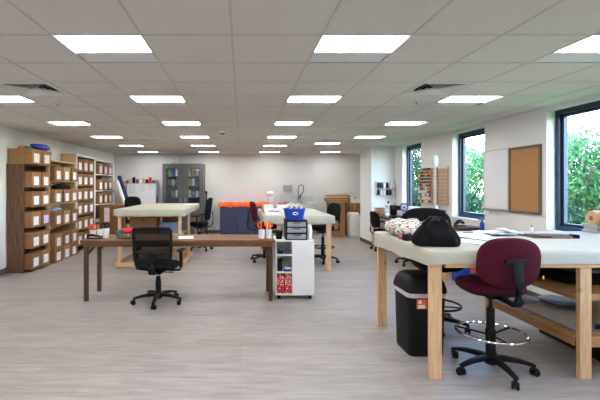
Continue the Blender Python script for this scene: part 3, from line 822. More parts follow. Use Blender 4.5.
# ------------------------------------------------------------------ canvas covered tables
def canvas_cover(t, hx, hy, z, drop, mat_, seed, corner=.02, dropf=None):
    """flat top with a gently waving skirt all round; drop may vary along the edge (dropf)"""
    per = []; st = .06
    def edge(a, b):
        L = math.hypot(b[0]-a[0], b[1]-a[1]); n = max(2,int(L/st))
        for k in range(n): per.append((a[0]+(b[0]-a[0])*k/n, a[1]+(b[1]-a[1])*k/n))
    c = corner
    edge((-hx+c,-hy),(hx-c,-hy)); edge((hx-c,-hy),(hx,-hy+c)); edge((hx,-hy+c),(hx,hy-c)); edge((hx,hy-c),(hx-c,hy)); edge((hx-c,hy),(-hx+c,hy)); edge((-hx+c,hy),(-hx,hy-c)); edge((-hx,hy-c),(-hx,-hy+c)); edge((-hx,-hy+c),(-hx+c,-hy))
    rings = []
    for lv, (ins, dz) in enumerate([(.03,0),(.008,-.003),(0,-.014),(0,-.4),(0,-.75),(0,-1.0),(.004,-1.0)]):
        ring = []
        for x, y in per:
            dd = drop*(dropf(x,y) if dropf else 1.0)
            w = mnoise.noise(Vector((x*3.1+seed,y*3.1,.3)))*.012*max(0,-dz) if lv >= 3 else 0
            s = 1-ins/hx; q = 1-ins/hy
            zz = z+(dz if lv < 3 else dz*dd) + (mnoise.noise(Vector((x*4,y*4,seed)))*.006 if lv >= 5 else 0)
            ring.append((x*s+math.copysign(w,x)*(abs(x)>hx-.03), y*q+math.copysign(w,y)*(abs(y)>hy-.03), zz))
        rings.append(ring)
    a = MB(); a.loft(rings, True, False)
    a.f = [f[::-1] for f in a.f]
    return a.build('canvas_cover', mat_, t, angle=50)
def cut_table(label, x0, x1, y0, y1, z, drop, nleg, mat_, rails, seed, lw=.05):
    t = thing('cutting_table', label, 'table', ((x0+x1)/2,(y0+y1)/2,0))
    hx, hy = (x1-x0)/2, (y1-y0)/2
    canvas_cover(t, hx, hy, z, drop, mat_, seed)
    a = MB(); a.box(-hx+.012,hx-.012,-hy+.012,hy-.012,z-.045,z-.006); a.build('tabletop', M['pine'], t)
    a = MB()
    for s in (-1,1):
        a = MB(); y = s*(hy-.06); a.box(-hx+.06,hx-.06,y-.02,y+.02,z-.14,z-.046); a.build('apron', M['pine'], t)
        a = MB(); x = s*(hx-.04); a.box(x-.02,x+.02,-hy+.09,hy-.09,z-.14,z-.046); a.build('apron', M['piney'], t)
    for sx in (-1,1):
        for k in range(nleg):
            y = -hy+.075+(2*hy-.15)*k/(nleg-1); x = sx*(hx-.085-lw*.2)
            a = MB(); a.box(x-lw/2,x+lw/2,y-.03,y+.03,0,z-.046); a.build('leg', M['pinez'], t, bevel=.003)
        if rails:
            a = MB(); x = sx*(hx-.035); a.box(x-.02,x+.02,-hy+.05,.03,.03,.11); a.build('side_rail', M['piney'], t, bevel=.002)
    if rails:
        for y in (-hy+.02, .05):
            a = MB(); a.box(-hx+.06,hx-.06,y-.018,y+.018,.03,.11); a.build('end_rail', M['pine'], t, bevel=.002)
    return t
LT = cut_table('cream canvas covered cutting table on pine legs, left rear before the grey cabinet', -2.36,-1.05,7.36,9.98,1.09,.115,3,M['cream'],True,1)
MT = cut_table('cream canvas covered cutting table in the middle rear, right of the blue cabinets', .385,1.68,7.17,9.5,.985,.135,2,M['cream'],False,2,.085)
# under / on the left table
_y0, _y1 = 7.47-8.67, 8.66-8.67
a = MB(); a.box(-.533,.533,_y0,_y1-.02,.55,.572); o_ = a.build('lower_shelf', M['ply'], LT)
t2 = thing('carton','brown cardboard carton on the shelf under the left cream table','carton',(-1.95,8.1,.573))
a = MB(); a.box(-.265,.265,-.2,.2,0,.33); a.build('body', M['card1'], t2, bevel=.006)
a = MB(); a.box(-.03,.03,-.2015,.2015,.25,.3315); a.build('tape', M['card2'], t2)
t = thing('storage_bin','pale blue see-through plastic bin under the left cream table','bin',(-1.435,8.15,.573))
a = MB(); a.taper(0,.20,.36,.36,.40,.42); a.build('tub', M['bluel'], t, bevel=.01); a = MB(); a.box(-.21,.21,-.22,.22,.20,.215); a.build('rim', M['bluel'], t)
cloth_lump('cloth_heap','brown and dark cloth heaped on the pale blue bin','cloth',(-1.435,8.15,.789),.17,.17,.085,M['hair'],12,wob=.03)
tag(MB().taper(0,.02,.28,.22,.27,.21).build('pressing_cloth', M['whitec'], None, (X(187-5,7.9)+.0,9.2,1.091)),'small folded white cloth on the far part of the left cream table','cloth')
# items on the middle table
mz = .987
def mx(px, Y): return X(px, Y)
def bookstack(name, label, cat, x, y, z, w, d, h, m_, rz=0):
    return tag(MB().box(-w/2,w/2,-d/2,d/2,0,h).build(name, m_, None, (x,y,z), rz, bevel=.004), label, cat)
bookstack('paper_stack','thick white paper stack at the front left of the middle cream table','papers', .56,7.45,mz,.26,.30,.06,M['paper'],.05)
bookstack('notebook','purple covered notebook on the white paper stack','notebook', .60,7.42,mz+.061,.2,.15,.015,M['purple'],-.2)
bookstack('paper_stack','white paper stack behind the purple notebook on the middle table','papers', .58,7.82,mz,.26,.24,.09,M['paper'],-.1)
t = thing('plastic_box','white plastic box with red lid on the middle cream table','box',(.84,8.12,mz))
a = MB(); a.taper(0,.16,.24,.2,.26,.22); a.build('tub', M['white'], t, bevel=.006); a = MB(); a.box(-.1,.1,-.08,.08,.16,.185); a.build('lid', M['red'], t, bevel=.005)
def sewing_machine_parts(t, body, acc):
    a = MB(); a.box(-.2,.2,-.085,.085,0,.055); a.build('bed', body, t, bevel=.012)
    a = MB(); a.box(.09,.2,-.07,.07,.056,.29); a.build('pillar', body, t, bevel=.02)
    a = MB(); a.box(-.2,.088,-.06,.06,.19,.29); a.build('arm', body, t, bevel=.022)
    a = MB(); a.cyl((.201,0,.22),(.228,0,.22),.045,n=18); a.build('handwheel', acc, t)
    a = MB(); a.cyl((-.15,0,.19),(-.15,0,.06),.007,n=8); a.box(-.165,-.135,-.02,.02,.058,.066); a.build('needle_bar', M['steel'], t)
    a = MB(); a.cyl((.02,.01,.291),(.02,.01,.33),.006,n=8); a.cyl((.02,.01,.30),(.02,.01,.355),.022,n=12); a.build('thread_spool', acc, t)
bookstack('paper_box','white lidless paper box at the left edge of the middle cream table','box', .53,8.15,mz,.2,.2,.15,M['white'],.1)
bookstack('fabric_fold','folded orange cloth beside the white box on the middle table','cloth', .84,8.62,mz,.22,.2,.08,M['orange'],.2)
bookstack('paper_stack','small white paper stack nearest the blue basket on the middle table','papers', .87,7.5,mz,.2,.24,.04,M['whitec'],-.1)
bookstack('carton_tray','shallow brown tray under the white papers, left edge of the middle table','tray',.50,8.45,mz,.16,.24,.05,M['tan'],.1)
# ------------------------------------------------------------------ white cabinet on casters
CX0, CX1, CY0, CY1, CZ0, CZ1 = .455,.975,5.36,5.78,.055,.793
t = thing('rolling_cabinet','white rolling cabinet with open shelves at the right end of the dark desk','cabinet',((CX0+CX1)/2,(CY0+CY1)/2,0))
hx, hy = (CX1-CX0)/2, (CY1-CY0)/2
a = MB(); a.box(-hx,hx,-hy,hy,CZ1-.02,CZ1); a.build('top', M['white'], t, bevel=.002)
a = MB(); a.box(-hx,-hx+.018,-hy,hy,CZ0,CZ1-.02); a.build('side_panel', M['white'], t)
a = MB(); a.box(hx-.018,hx,-hy,hy,CZ0,CZ1-.02); a.build('side_panel', M['white'], t)
xm = -hx+.243
a = MB(); a.box(xm-.018,xm,-hy,hy,CZ0+.02,CZ1-.02); a.build('divider', M['white'], t)
a = MB(); a.box(-hx+.018,hx-.018,-hy,hy,CZ0,CZ0+.02); a.build('bottom', M['white'], t)
a = MB(); a.box(-hx+.018,hx-.018,hy-.012,hy,CZ0+.02,CZ1-.02); a.build('back_panel', M['white'], t)
a = MB(); a.box(xm,hx-.018,-hy,-hy+.018,CZ0+.02,CZ1-.02); a.build('front_panel', M['white'], t)
for z in (.60,.365):
    a = MB(); a.box(-hx+.018,xm-.018,-hy+.003,hy-.012,z-.018,z); a.build('shelf', M['white'], t)
for sx in (-1,1):
    for sy in (-1,1):
        a = MB(); x = sx*(hx-.05); y = sy*(hy-.05)
        for s in (-1,1): a.cyl((x+s*.004,y,.024),(x+s*.02,y,.024),.024,n=14)
        a.cyl((x-.005,y,.024),(x+.005,y,.024),.01,n=8); a.box(x-.022,x+.022,y-.02,y+.02,.046,.056); a.box(x-.003,x+.003,y-.01,y+.01,.024,.05); a.build('caster', M['black'], t)
sx0 = CX0+.02; sy0 = CY0
def tape(label, x, y, z, r, h, m_, lie=True):
    t = thing('tape_roll', label, 'tape', (x,y,z), 0, 'tape rolls in the white cabinet')
    a = MB(); a.lathe([(r,0),(r,h),(r*.5,h),(r*.5,0),(r,0)],20); a.build('tape', m_, t)
    a = MB(); a.lathe([(r*.499,0.0005),(r*.499,h-.0005),(r*.44,h-.0005),(r*.44,.0005),(r*.499,.0005)],20); a.build('core', M['card3'], t)
tape('black roll of tape on the top cabinet shelf, left', sx0+.055, sy0+.09, .601, .045,.05, M['black'])
tape('green roll of tape resting on the black one on the top cabinet shelf', sx0+.055, sy0+.09, .652, .042,.022, M['green'])
tape('purple roll of tape on the top cabinet shelf, right', sx0+.155, sy0+.08, .601, .045,.035, M['purple'])
t = thing('hot_glue_gun','black tool standing on the middle cabinet shelf','tool',(sx0+.05,sy0+.1,.366))
a = MB(); a.taper(0,.13,.06,.09,.05,.07); a.build('body', M['black'], t, bevel=.008); a = MB(); a.box(-.03,.03,-.06,.04,.131,.16); a.build('head', M['black'], t, bevel=.008)
tape('white and blue roll on the middle cabinet shelf', sx0+.15, sy0+.09, .366, .052,.03, M['blue'])
tape('white roll lying on the blue roll in the middle of the cabinet', sx0+.15, sy0+.09, .397, .05,.022, M['white'])
for q in range(2):
    b = bookstack('magazine_file', f'red and white patterned box on the bottom cabinet shelf, {["left","right"][q]}','box', sx0+.05+q*.101, sy0+.165, CZ0+.021, .088,.30,.25, M['redprint'])
    b['group'] = 'patterned boxes in the white cabinet'
# drawer unit
t = thing('drawer_unit','small black plastic drawer unit with three grey drawers on the white cabinet','drawer unit',(.742,5.53,CZ1))
w, d, h = .142, .16, .27
a = MB(); a.box(-w,w,-d,d,0,.014); a.box(-w,w,-d,d,h-.022,h); a.box(-w,-w+.016,-d,d,.014,h-.022); a.box(w-.016,w,-d,d,.014,h-.022); a.box(-w+.016,w-.016,d-.01,d,.014,h-.022)
a.box(-w+.016,w-.016,-d,d-.01,.093,.1); a.box(-w+.016,w-.016,-d,d-.01,.172,.179); a.build('shell', M['black'], t, bevel=.003)
for z in (.017,.103,.182):
    hd = .062
    a = MB(); a.box(-w+.019,w-.019,-d-.006,-d+.0,z,z+hd); a.box(-w+.019,w-.019,-d,d-.02,z,z+.004); dr = a.build('drawer', M['drawer'], t, bevel=.002)
    a = MB(); a.box(-.05,.05,-d-.016,-d-.006,z+hd-.016,z+hd-.006); a.build('drawer_pull', M['black'], dr)
# blue basket
bz = CZ1+h
t = thing('storage_basket','blue plastic basket of metal tools on the black drawer unit','basket',(.728,5.53,bz+.001))
def ringr(w,d,z,n=24,e=.35):
    return [(w*math.copysign(abs(math.cos(2*PI*k/n))**e,math.cos(2*PI*k/n)), d*math.copysign(abs(math.sin(2*PI*k/n))**e,math.sin(2*PI*k/n)), z) for k in range(n)]
a = MB(); a.loft([ringr(.115,.10,0),ringr(.14,.125,.135),ringr(.148,.133,.137),ringr(.148,.133,.148),ringr(.136,.121,.148),ringr(.112,.097,.005)]); a.build('tub', M['blue'], t, angle=40)
a = MB(); a.tube([(.032*math.cos(k*PI/12), -.138-.0, .085+.016*math.sin(k*PI/12)) for k in range(24)],.006,6,closed=True); a.build('label_holder', M['whitem'], t)
a = MB(); a.box(-.026,.026,-.134,-.126,.074,.096); a.build('label_window', M['black'], t)
for k in range(6):
    x = (-.075,-.005,.065)[k%3]; y = (-.05,.05)[k//3]; m_ = [M['steel'],M['tan'],M['whitec'],M['hair']][k%4]
    lab = f'metal clamp standing in the blue basket, {["front left","front middle","front right","rear left","rear middle","rear right"][k]}'
    t = thing('clamp', lab, 'clamp', (.728+x,5.53+y,bz+.008), 0, 'clamps in the blue basket')
    a = MB(); a.tube([(0,0,0),(.01,0,.10),(.02,0,.16)],.009,6); a.tube([(.02,0,.16),(-.01,0,.19),(-.03,0,.16)],.017,6); a.build('jaw', M['steel'], t)
    a = MB(); a.tube([(0.03,0,0),(.03,0,.12),(.022,0,.175)],.014,6); a.build('handle', m_, t)
t = thing('pen_cup','black mesh pen cup on the white cabinet left of the drawer unit','cup',(.515,5.50,CZ1),0)
a = MB(); a.lathe([(.042,0),(.044,.11),(.04,.11),(.038,.006)],18); a.build('body', M['black'], t)
for k in range(6):
    an = k*1.05; m_ = [M['blue'],M['orange'],M['whitem'],M['black'],M['red'],M['yellow']][k]; cn = ['blue','orange','white','black','red','yellow'][k]
    o = MB().tube([(0,0,.008),(.012*math.cos(an),.012*math.sin(an),.14+.01*(k%3))],.0045,6).build('pen', m_, None, (.515+.02*math.cos(an),5.50+.02*math.sin(an),CZ1)); tag(o, f'{cn} pen standing in the black mesh cup', 'pen')
cloth_lump('paper_bag','crumpled white paper bag on the white cabinet right of the drawers','bag',(.934,5.55,CZ1),.032,.07,.115,M['paper'],14,e1=.5,wob=.02)

# ------------------------------------------------------------------ back of the room
def bxp(px, Y): return X(px, Y)
# grey cabinet
gx0, gx1, gy0, gy1, gz = bxp(162.3,12.3), bxp(203.5,12.3), 12.3, 12.87, 2.21
t = thing('metal_cabinet','tall dark grey metal cabinet with two windowed doors against the back wall','cabinet',((gx0+gx1)/2,(gy0+gy1)/2,0))
hx, hy = (gx1-gx0)/2, (gy1-gy0)/2
a = MB(); a.box(-hx,-hx+.02,-hy+.03,hy,.05,gz); a.box(hx-.02,hx,-hy+.03,hy,.05,gz); a.box(-hx+.02,hx-.02,hy-.02,hy,.05,gz); a.box(-hx+.02,hx-.02,-hy+.03,hy-.02,gz-.03,gz); a.box(-hx+.02,hx-.02,-hy+.03,hy-.02,.05,.09); a.box(-hx+.03,hx-.03,-hy+.06,hy-.03,0,.05); a.build('body', M['grey'], t, bevel=.003)
lev = [.09,.53,.85,1.18,1.52,1.83]
for z in lev[1:]:
    a = MB(); a.box(-hx+.02,hx-.02,-hy+.06,hy-.02,z-.02,z); a.build('shelf', M['grey'], t)
for s in (-1,1):
    x0 = min(s*.006, s*(hx-.004)); x1 = max(s*.006, s*(hx-.004)); wx0 = x0+.12; wx1 = x1-.12
    if s > 0: wx0 = x0+.16
    else: wx1 = x1-.16
    z0, z1, zw0, zw1 = .07, gz-.02, .95, gz-.16
    d = MB(); y0, y1 = -hy, -hy+.026
    d.box(x0,wx0,y0,y1,z0,z1); d.box(wx1,x1,y0,y1,z0,z1); d.box(wx0,wx1,y0,y1,z0,zw0); d.box(wx0,wx1,y0,y1,zw1,z1)
    dr = d.build('door', M['grey'], t, bevel=.003)
    p = MB(); p.box(wx0,wx1,-hy+.012,-hy+.015,zw0,zw1); p.build('window', M['glass'], dr, smooth=False)
    p = MB(); xx = s*.07; p.cyl((xx,-hy-.028,1.02),(xx,-hy-.028,1.16),.008,n=8); p.cyl((xx,-hy,1.03),(xx,-hy-.028,1.03),.006,n=6); p.cyl((xx,-hy,1.15),(xx,-hy-.028,1.15),.006,n=6); p.build('handle', M['steel'], dr)
cgx, cgy = (gx0+gx1)/2, (gy0+gy1)/2
cols = [('green',M['green']),('blue',M['blue']),('grey',M['greyc']),('black',M['black']),('white',M['white']),('tan',M['card3']),('pale grey',M['lgrey'])]
rg = random.Random(5)
for li, z in enumerate([1.83,1.52,1.18]):
    for s in (-1,1):
        for q in range(3):
            cn, m_ = cols[[0,1,4,6,5,6,2,6,2,5,6,2,3,2,4,6,2,6][li*6+(0 if s<0 else 3)+q]]
            x = cgx + s*.31 + (q-1)*.125
            o = MB().box(-.052,.052,-.12,.12,0,rg.uniform(.17,.24)).build('parts_box', m_, None, (x,cgy-.11,z+.001), 0, bevel=.006)
            tag(o, f'{cn} box in the grey cabinet, {"left" if s<0 else "right"} door, {["top","second","third"][li]} shelf, {["left","middle","right"][q]} of three', 'box', 'boxes inside the grey cabinet')
# wall light above cabinet
t = thing('emergency_light','small white emergency light on the back wall above the grey cabinet','emergency light',(bxp(174,12.88),12.9,2.30))
a = MB(); a.box(-.11,.11,-.05,-.001,-.03,.06); a.build('housing', M['whitem'], t, bevel=.008)
for s in (-1,1):
    a = MB(); a.cyl((s*.08,-.05,.05),(s*.1,-.10,.06),.03,.035,n=14); a.build('lamp_head', M['white'], t)
# stand beside the grey cabinet
t = thing('folded_stand','slim dark metal stand folded upright at the right of the grey cabinet','stand',(bxp(206.3,12.45),12.45,0))
a = MB(); a.tube([(-.03,0,0),(-.012,.0,1.33)],.014,8); a.tube([(.03,-.03,0),(.012,.0,1.33)],.014,8); a.tube([(0,.05,0),(0,.02,1.33)],.014,8); a.build('leg_tubes', M['greyd'], t)
a = MB(); a.cyl((0,0,1.28),(0,0,1.36),.035,n=12); a.build('top_collar', M['black'], t)
# slate blue cabinets with orange cloth
cx0 = bxp(220,12.35); bw_ = .5
for q in range(3):
    x = cx0+bw_/2+q*(bw_+.004)
    t = thing('storage_cabinet', f'slate blue cabinet under the orange cloth by the back wall, {["leftmost","middle","rightmost"][q]} of three','cabinet',(x,12.58,0),0,'slate blue cabinets')
    a = MB(); a.box(-bw_/2,bw_/2,-.215,.25,.06,.93); a.box(-bw_/2+.02,bw_/2-.02,-.19,.23,0,.06); a.build('body', M['bluecab'], t, bevel=.003)
    a = MB(); a.box(-bw_/2+.004,bw_/2-.004,-.235,-.217,.07,.92); dr = a.build('door', M['bluecab'], t, bevel=.003)
    a = MB(); a.box(bw_/2-.07,bw_/2-.055,-.25,-.236,.62,.74); a.build('handle', M['greyd'], dr)
m_ = MB(); nx, ny = 60, 10; L = 3*bw_+.10
v = []; f = []
prof = [(-.262,.875),(-.258,.90),(-.25,.936),(-.21,.952),(-.1,.958),(0,.956),(.1,.956),(.2,.952),(.26,.94)]
for j, (py_, pz_) in enumerate(prof):
    for i in range(nx+1):
        x = -.06+L*i/nx
        nn = mnoise.noise(Vector((x*7,py_*6,1.7)))
        zz = pz_ + (abs(nn)*.07 + .035*mnoise.noise(Vector((x*2.2,3,py_*3)))+.02 if 1 < j < 8 else 0) + (mnoise.noise(Vector((x*5,0,0)))*.03 if j == 0 else 0)
        v.append((cx0+x, 12.58+py_-(abs(nn)*.015 if j < 3 else 0), max(zz,.933) if j >= 2 else zz))
for j in range(len(prof)-1):
    for i in range(nx):
        q = j*(nx+1)+i; f.append((q,q+1,q+nx+2,q+nx+1))
m_.add(v,f); o = m_.build('draped_cloth', M['orange'], None, smooth=True, angle=60); tag(o,'bright orange cloth draped over the slate blue cabinets','cloth')
o.modifiers.new('thick','SOLIDIFY').thickness = .004
t = thing('lidded_jar','white round topped jar standing on the orange cloth near its right end','jar',(bxp(270.5,12.5),12.55,1.02))
a = MB(); a.lathe([(.07,0),(.08,.02),(.08,.16),(.05,.19)],18); a.build('body', M['whitec'], t); a = MB(); a.lathe([(.06,.191),(.12,.23),(.12,.29),(.07,.34),(.01,.35)],18); a.build('round_top', M['white'], t)
# whiteboard on wheels
wx0, wx1, wy = bxp(126.5,11.6), bxp(156.5,11.6), 11.6
t = thing('rolling_whiteboard','white board with faint handwriting on a wheeled stand behind the left cream table','whiteboard',((wx0+wx1)/2,wy,0))
hw = (wx1-wx0)/2; z0, z1 = .80, 1.60
a = MB(); a.box(-hw+.02,hw-.02,-.012,.012,z0+.02,z1-.02); bd = a.build('board', M['wb'], t)
a = MB(); a.box(-hw,hw,-.02,.02,z0,z0+.022); a.box(-hw,hw,-.02,.02,z1-.022,z1); a.box(-hw,-hw+.022,-.02,.02,z0+.022,z1-.022); a.box(hw-.022,hw,-.02,.02,z0+.022,z1-.022); a.build('board_frame', M['steel'], t)
a = MB(); rg = random.Random(9)
for cx, n in ((-.28,5),(.02,4),(.27,3)):
    for k in range(n):
        zz = z1-.07-k*.05; x = cx-.08
        while x < cx+.08:
            l = rg.uniform(.015,.04); a.box(x,x+l,-.0135,-.0125,zz,zz+.014); x += l+.012
a.build('handwriting', M['lgrey'], bd, smooth=False)['label'] = 'faint grey handwritten lines'
a = MB(); a.box(-hw*.6,hw*.6,-.08,-.021,z0-.012,z0); a.build('pen_tray', M['steel'], t)
for s in (-1,1):
    a = MB(); x = s*(hw+.02); a.box(x-.016,x+.016,-.016,.016,.08,1.25); a.build('post', M['greyd'], t)
    a = MB(); a.box(x-.018,x+.018,-.28,.28,.05,.08); ft = a.build('foot', M['greyd'], t)
    for q in (-1,1):
        a = MB(); a.cyl((x-.012,q*.25,.025),(x+.012,q*.25,.025),.025,n=12); a.build('caster', M['black'], ft)
# bolts of cloth leaning on the back wall behind the board
def bolt(label, px, top, m_, lean=0, r=.05, Y=12.55, yl=.25, tip=None):
    x = bxp(px, Y)
    t = thing('fabric_roll', label, 'fabric roll', (x-lean*.0,Y,0), 0, 'rolls of cloth at the back left')
    zt = Z(top, Y)
    a = MB(); p0 = Vector((-lean, -yl+.05, .02)); p1 = Vector((0, .2-.0, zt))
    a.tube([p0, p0.lerp(p1,.5), p1], [r,r*1.03,r], 14); a.build('cloth', m_, t)
    d = (p1-p0).normalized(); a = MB(); a.tube([p1-d*.02, p1+d*.02], r*.35, 10); a.build('core', M['card3'], t)
spec = [(122.5,182,'tan','tan',0),(125.8,180.5,'magenta','pink',0),(129.1,179,'pale tan','tan',0),(132.4,177.5,'black','blackf',0),(135.7,179.5,'purple','purple',0),(139.0,180,'white','whitec',0),(142.3,179,'beige','kraft',0),(145.6,179.5,'maroon','maroon',0),(148.9,177.5,'red','red',0),(152.2,180.5,'dark grey','greyc',0),(155.5,180,'pale grey','bluel',0)]
for px, top, cn, mk, ln in spec:
    bolt(f'{cn} roll of cloth standing behind the rolling whiteboard', px, top, M[mk], ln, .044, 12.6, .2)
bolt('navy blue roll of cloth leaning left of the rolling whiteboard', 117, 176, M['navyc'], -.62, .06, 11.2, .0)
bolt('white roll of cloth leaning beside the navy one', 114.5, 181, M['whitec'], -.62, .055, 11.0, .0)
# electrical box
t = thing('electrical_box','grey electrical box mounted on the back wall above the sink','electrical box',(bxp(287.5,12.9),12.9,Z(188.2,12.9)))
a = MB(); a.box(-.145,.145,-.09,-.001,-.10,.10); a.build('box', M['lgrey'], t, bevel=.006); a = MB(); a.box(-.125,.125,-.10,-.091,-.08,.08); dr = a.build('cover', M['lgrey'], t, bevel=.004)
a = MB(); a.box(.08,.1,-.108,-.1,-.02,.02); a.build('latch', M['steel'], dr)
# sink
sx0_, sx1_ = bxp(281.5,12.4), bxp(316.5,12.4)
t = thing('utility_sink','stainless steel utility sink with backsplash against the back wall','sink',((sx0_+sx1_)/2,12.58,0))
hx = (sx1_-sx0_)/2
a = MB(); a.box(-hx,hx,.27,.29,.9,1.22); a.build('backsplash', M['steel'], t, bevel=.006)
a = MB(); zt = .98; a.box(-hx,hx,-.28,-.25,.68,zt); a.box(-hx,hx,.24,.269,.68,zt); a.box(-hx,-hx+.03,-.25,.24,.68,zt); a.box(hx-.03,hx,-.25,.24,.68,zt); a.box(-hx+.03,hx-.03,-.25,.24,.68,.70); a.box(-.015,.015,-.25,.24,.70,zt); a.build('basin', M['steel'], t, bevel=.006)
for x in (-hx+.05,hx-.05):
    for y in (-.24,.23):
        a = MB(); a.cyl((x,y,0),(x,y,.68),.02,n=10); a.build('leg', M['steel'], t)
t2 = thing('spring_faucet','tall black spring faucet arching over the steel sink','faucet',(bxp(299.5,12.75),12.78,1.10))
a = MB(); a.cyl((0,0,-.02),(0,-.0,.10),.03,n=12); a.box(-.08,.08,-.03,0,0,.04); a.build('body', M['steel'], t2)
a = MB(); a.tube([(-.03,-.02,.08),(-.05,-.03,.30),(-.02,-.06,.42),(.04,-.10,.46),(.10,-.13,.42),(.12,-.14,.30),(.08,-.14,.20),(.02,-.14,.14)],.012,8); a.build('hose', M['black'], t2)
a = MB(); a.cyl((.02,-.14,.14),(-.0,-.14,.04),.02,.03,n=12); a.build('spray_head', M['black'], t2)
for k,(px,w,h_,lab) in enumerate([(284.5,.16,.22,'grey metal box standing in the left of the steel sink'),(311,.2,.18,'steel pan standing in the right of the steel sink')]):
    tag(MB().taper(0,h_+.12,w,.2,w*1.05,.2).build('metal_pan', M['steel'] if k else M['lgrey'], None, ([1.405,2.17][k],12.53,.702), bevel=.006), lab, 'pan')
# boxes at the back right
def carton(label, x0,x1,y0,y1,z0,h, m_=None, tapez=True, rz=0, name='carton'):
    t = thing(name, label, 'carton', ((x0+x1)/2,(y0+y1)/2,z0), rz, 'cartons at the back right')
    a = MB(); a.box(-(x1-x0)/2,(x1-x0)/2,-(y1-y0)/2,(y1-y0)/2,0,h); a.build('body', m_ or M['card1'], t, bevel=.006)
    a = MB(); a.box(-.03,.03,-(y1-y0)/2-.0015,(y1-y0)/2+.0015,h*.8,h+.0015); a.build('tape', M['card3'], t, smooth=False)
carton('tall brown carton standing at the back right behind the middle table', bxp(334.5,11.9), bxp(345,11.9), 11.9, 12.3, 0, 1.03, M['card1'])
carton('brown carton against the back wall behind the white draped bin', bxp(349,12.5), bxp(361,12.5), 12.55, 12.85, 0, .98, M['card2'])
for k, (z, w, mm, cn) in enumerate([(1.06,.72,'card3','lowest'),(1.11,.74,'card1','second'),(1.16,.66,'ply','third'),(1.21,.70,'card3','fourth'),(1.26,.60,'ply','topmost')]):
    o = MB().box(-w/2+.1*(k==2),w/2,-.12,.12,0,.036).build('flat_board', M[mm], None, (bxp(337.5,12.6)+.01*k-.02,12.66,z-.01), 0, bevel=.002)
    tag(o, f'flat board in the pile at the back right, {cn} of five', 'board', 'pile of flat boards')
t = thing('board_rack','low brown rack holding the pile of flat boards at the back right','rack',(bxp(337.5,12.6),12.66,0))
for s in (-1,1):
    a = MB(); a.box(s*.28-.02,s*.28+.02,-.12,.12,0,1.0); a.build('leg', M['card2'], t)
a = MB(); a.box(-.31,.31,-.12,.12,1.001,1.049); a.build('top_board', M['card3'], t)
o = cloth_lump('draped_bin','white cloth covered rounded bin on the floor beside the pillar','bin',(bxp(353.5,12.2),12.2,0),.185,.2,.42,M['whitec'],21,e1=.35,e2=.6,wob=.02)
carton('white box on top of the brown carton by the back wall', bxp(350,12.6), bxp(360,12.6), 12.58, 12.82, .985, .17, M['whitec'])
tag(MB().cbox((0,-.02,0),(.06,.04,.07)).build('wall_socket', M['black'], None, (bxp(348.5,12.9),12.899,Z(197.3,12.9)), bevel=.006),'small black fitting on the back wall above the flat boards','wall fitting')
for px, py, lab in ((217,228.6,'white power outlet on the back wall between grey and blue cabinets'),(317,222,'white power outlet on the back wall right of the sink')):
    t = thing('power_outlet', lab, 'power outlet', (bxp(px,12.9),12.9,Z(py,12.9)))
    a = MB(); a.box(-.04,.04,-.008,0,-.06,.06); a.build('cover_plate', M['whitem'], t, bevel=.003)
    a = MB(); a.box(-.016,.016,-.012,-.0085,-.035,-.005); a.box(-.016,.016,-.012,-.0085,.005,.035); a.build('socket', M['white'], t)
# ------------------------------------------------------------------ big cutting table on the right
BX0, BX1, BY0, BY1, BZ = 1.465, 3.875, 3.11, 4.45, 1.02
bcx, bcy = (BX0+BX1)/2, (BY0+BY1)/2; hx, hy = (BX1-BX0)/2, (BY1-BY0)/2
t = thing('cutting_table','big white canvas covered cutting table with wooden shelves, front right','table',(bcx,bcy,0))
canvas_cover(t, hx, hy, BZ, .105, M['canvas'], 5, .03, lambda x,y: 1.0+.5*(1 if x < -hx+.05 else 0)*(y+hy)/(2*hy)+.15*max(0,1-(x+hx)/.15)*(y<0))
def L(x, y): return x-bcx, y-bcy
a = MB(); a.box(-hx+.012,hx-.012,-hy+.012,hy-.012,BZ-.05,BZ-.006); a.build('tabletop', M['pine'], t)
for y0, y1 in ((-hy+.015,-hy+.05),(hy-.05,hy-.015)):
    a = MB(); a.box(-hx+.13,hx-.02,y0,y1,BZ-.14,BZ-.051); a.build('apron', M['pine'], t, bevel=.002)
for x0 in (-hx+.02, hx-.055):
    a = MB(); a.box(x0,x0+.035,-hy+.052,hy-.052,BZ-.112,BZ-.051); a.build('apron', M['piney'], t)
for wx, w in ((1.482,.094),(2.66,.092),(3.765,.10)):
    for wy in (3.142,4.34):
        x, y = L(wx, wy); a = MB(); a.box(x,x+w,y,y+.042,0,BZ-.051); a.build('leg', M['pinez'], t, bevel=.004)
for z, lip in ((.328,.08),(.665,.05)):
    x0, y0 = L(2.665,3.19); x1, y1 = L(3.865,4.335)
    a = MB(); a.box(x0,x1,y0,y1,z-.02,z); a.build('shelf', M['oakx'], t)
    a = MB(); a.box(x0-.018,x0-.001,y0,y1,z-lip,z+.002); a.build('shelf_edge', M['oaky'], t, bevel=.002)
    a = MB(); xa, ya = L(2.757,3.165); xb, _ = L(3.763,0); a.box(xa,xb,ya-.012,ya+.024,z-lip,z+.002); a.build('shelf_edge', M['oakx'], t, bevel=.002)
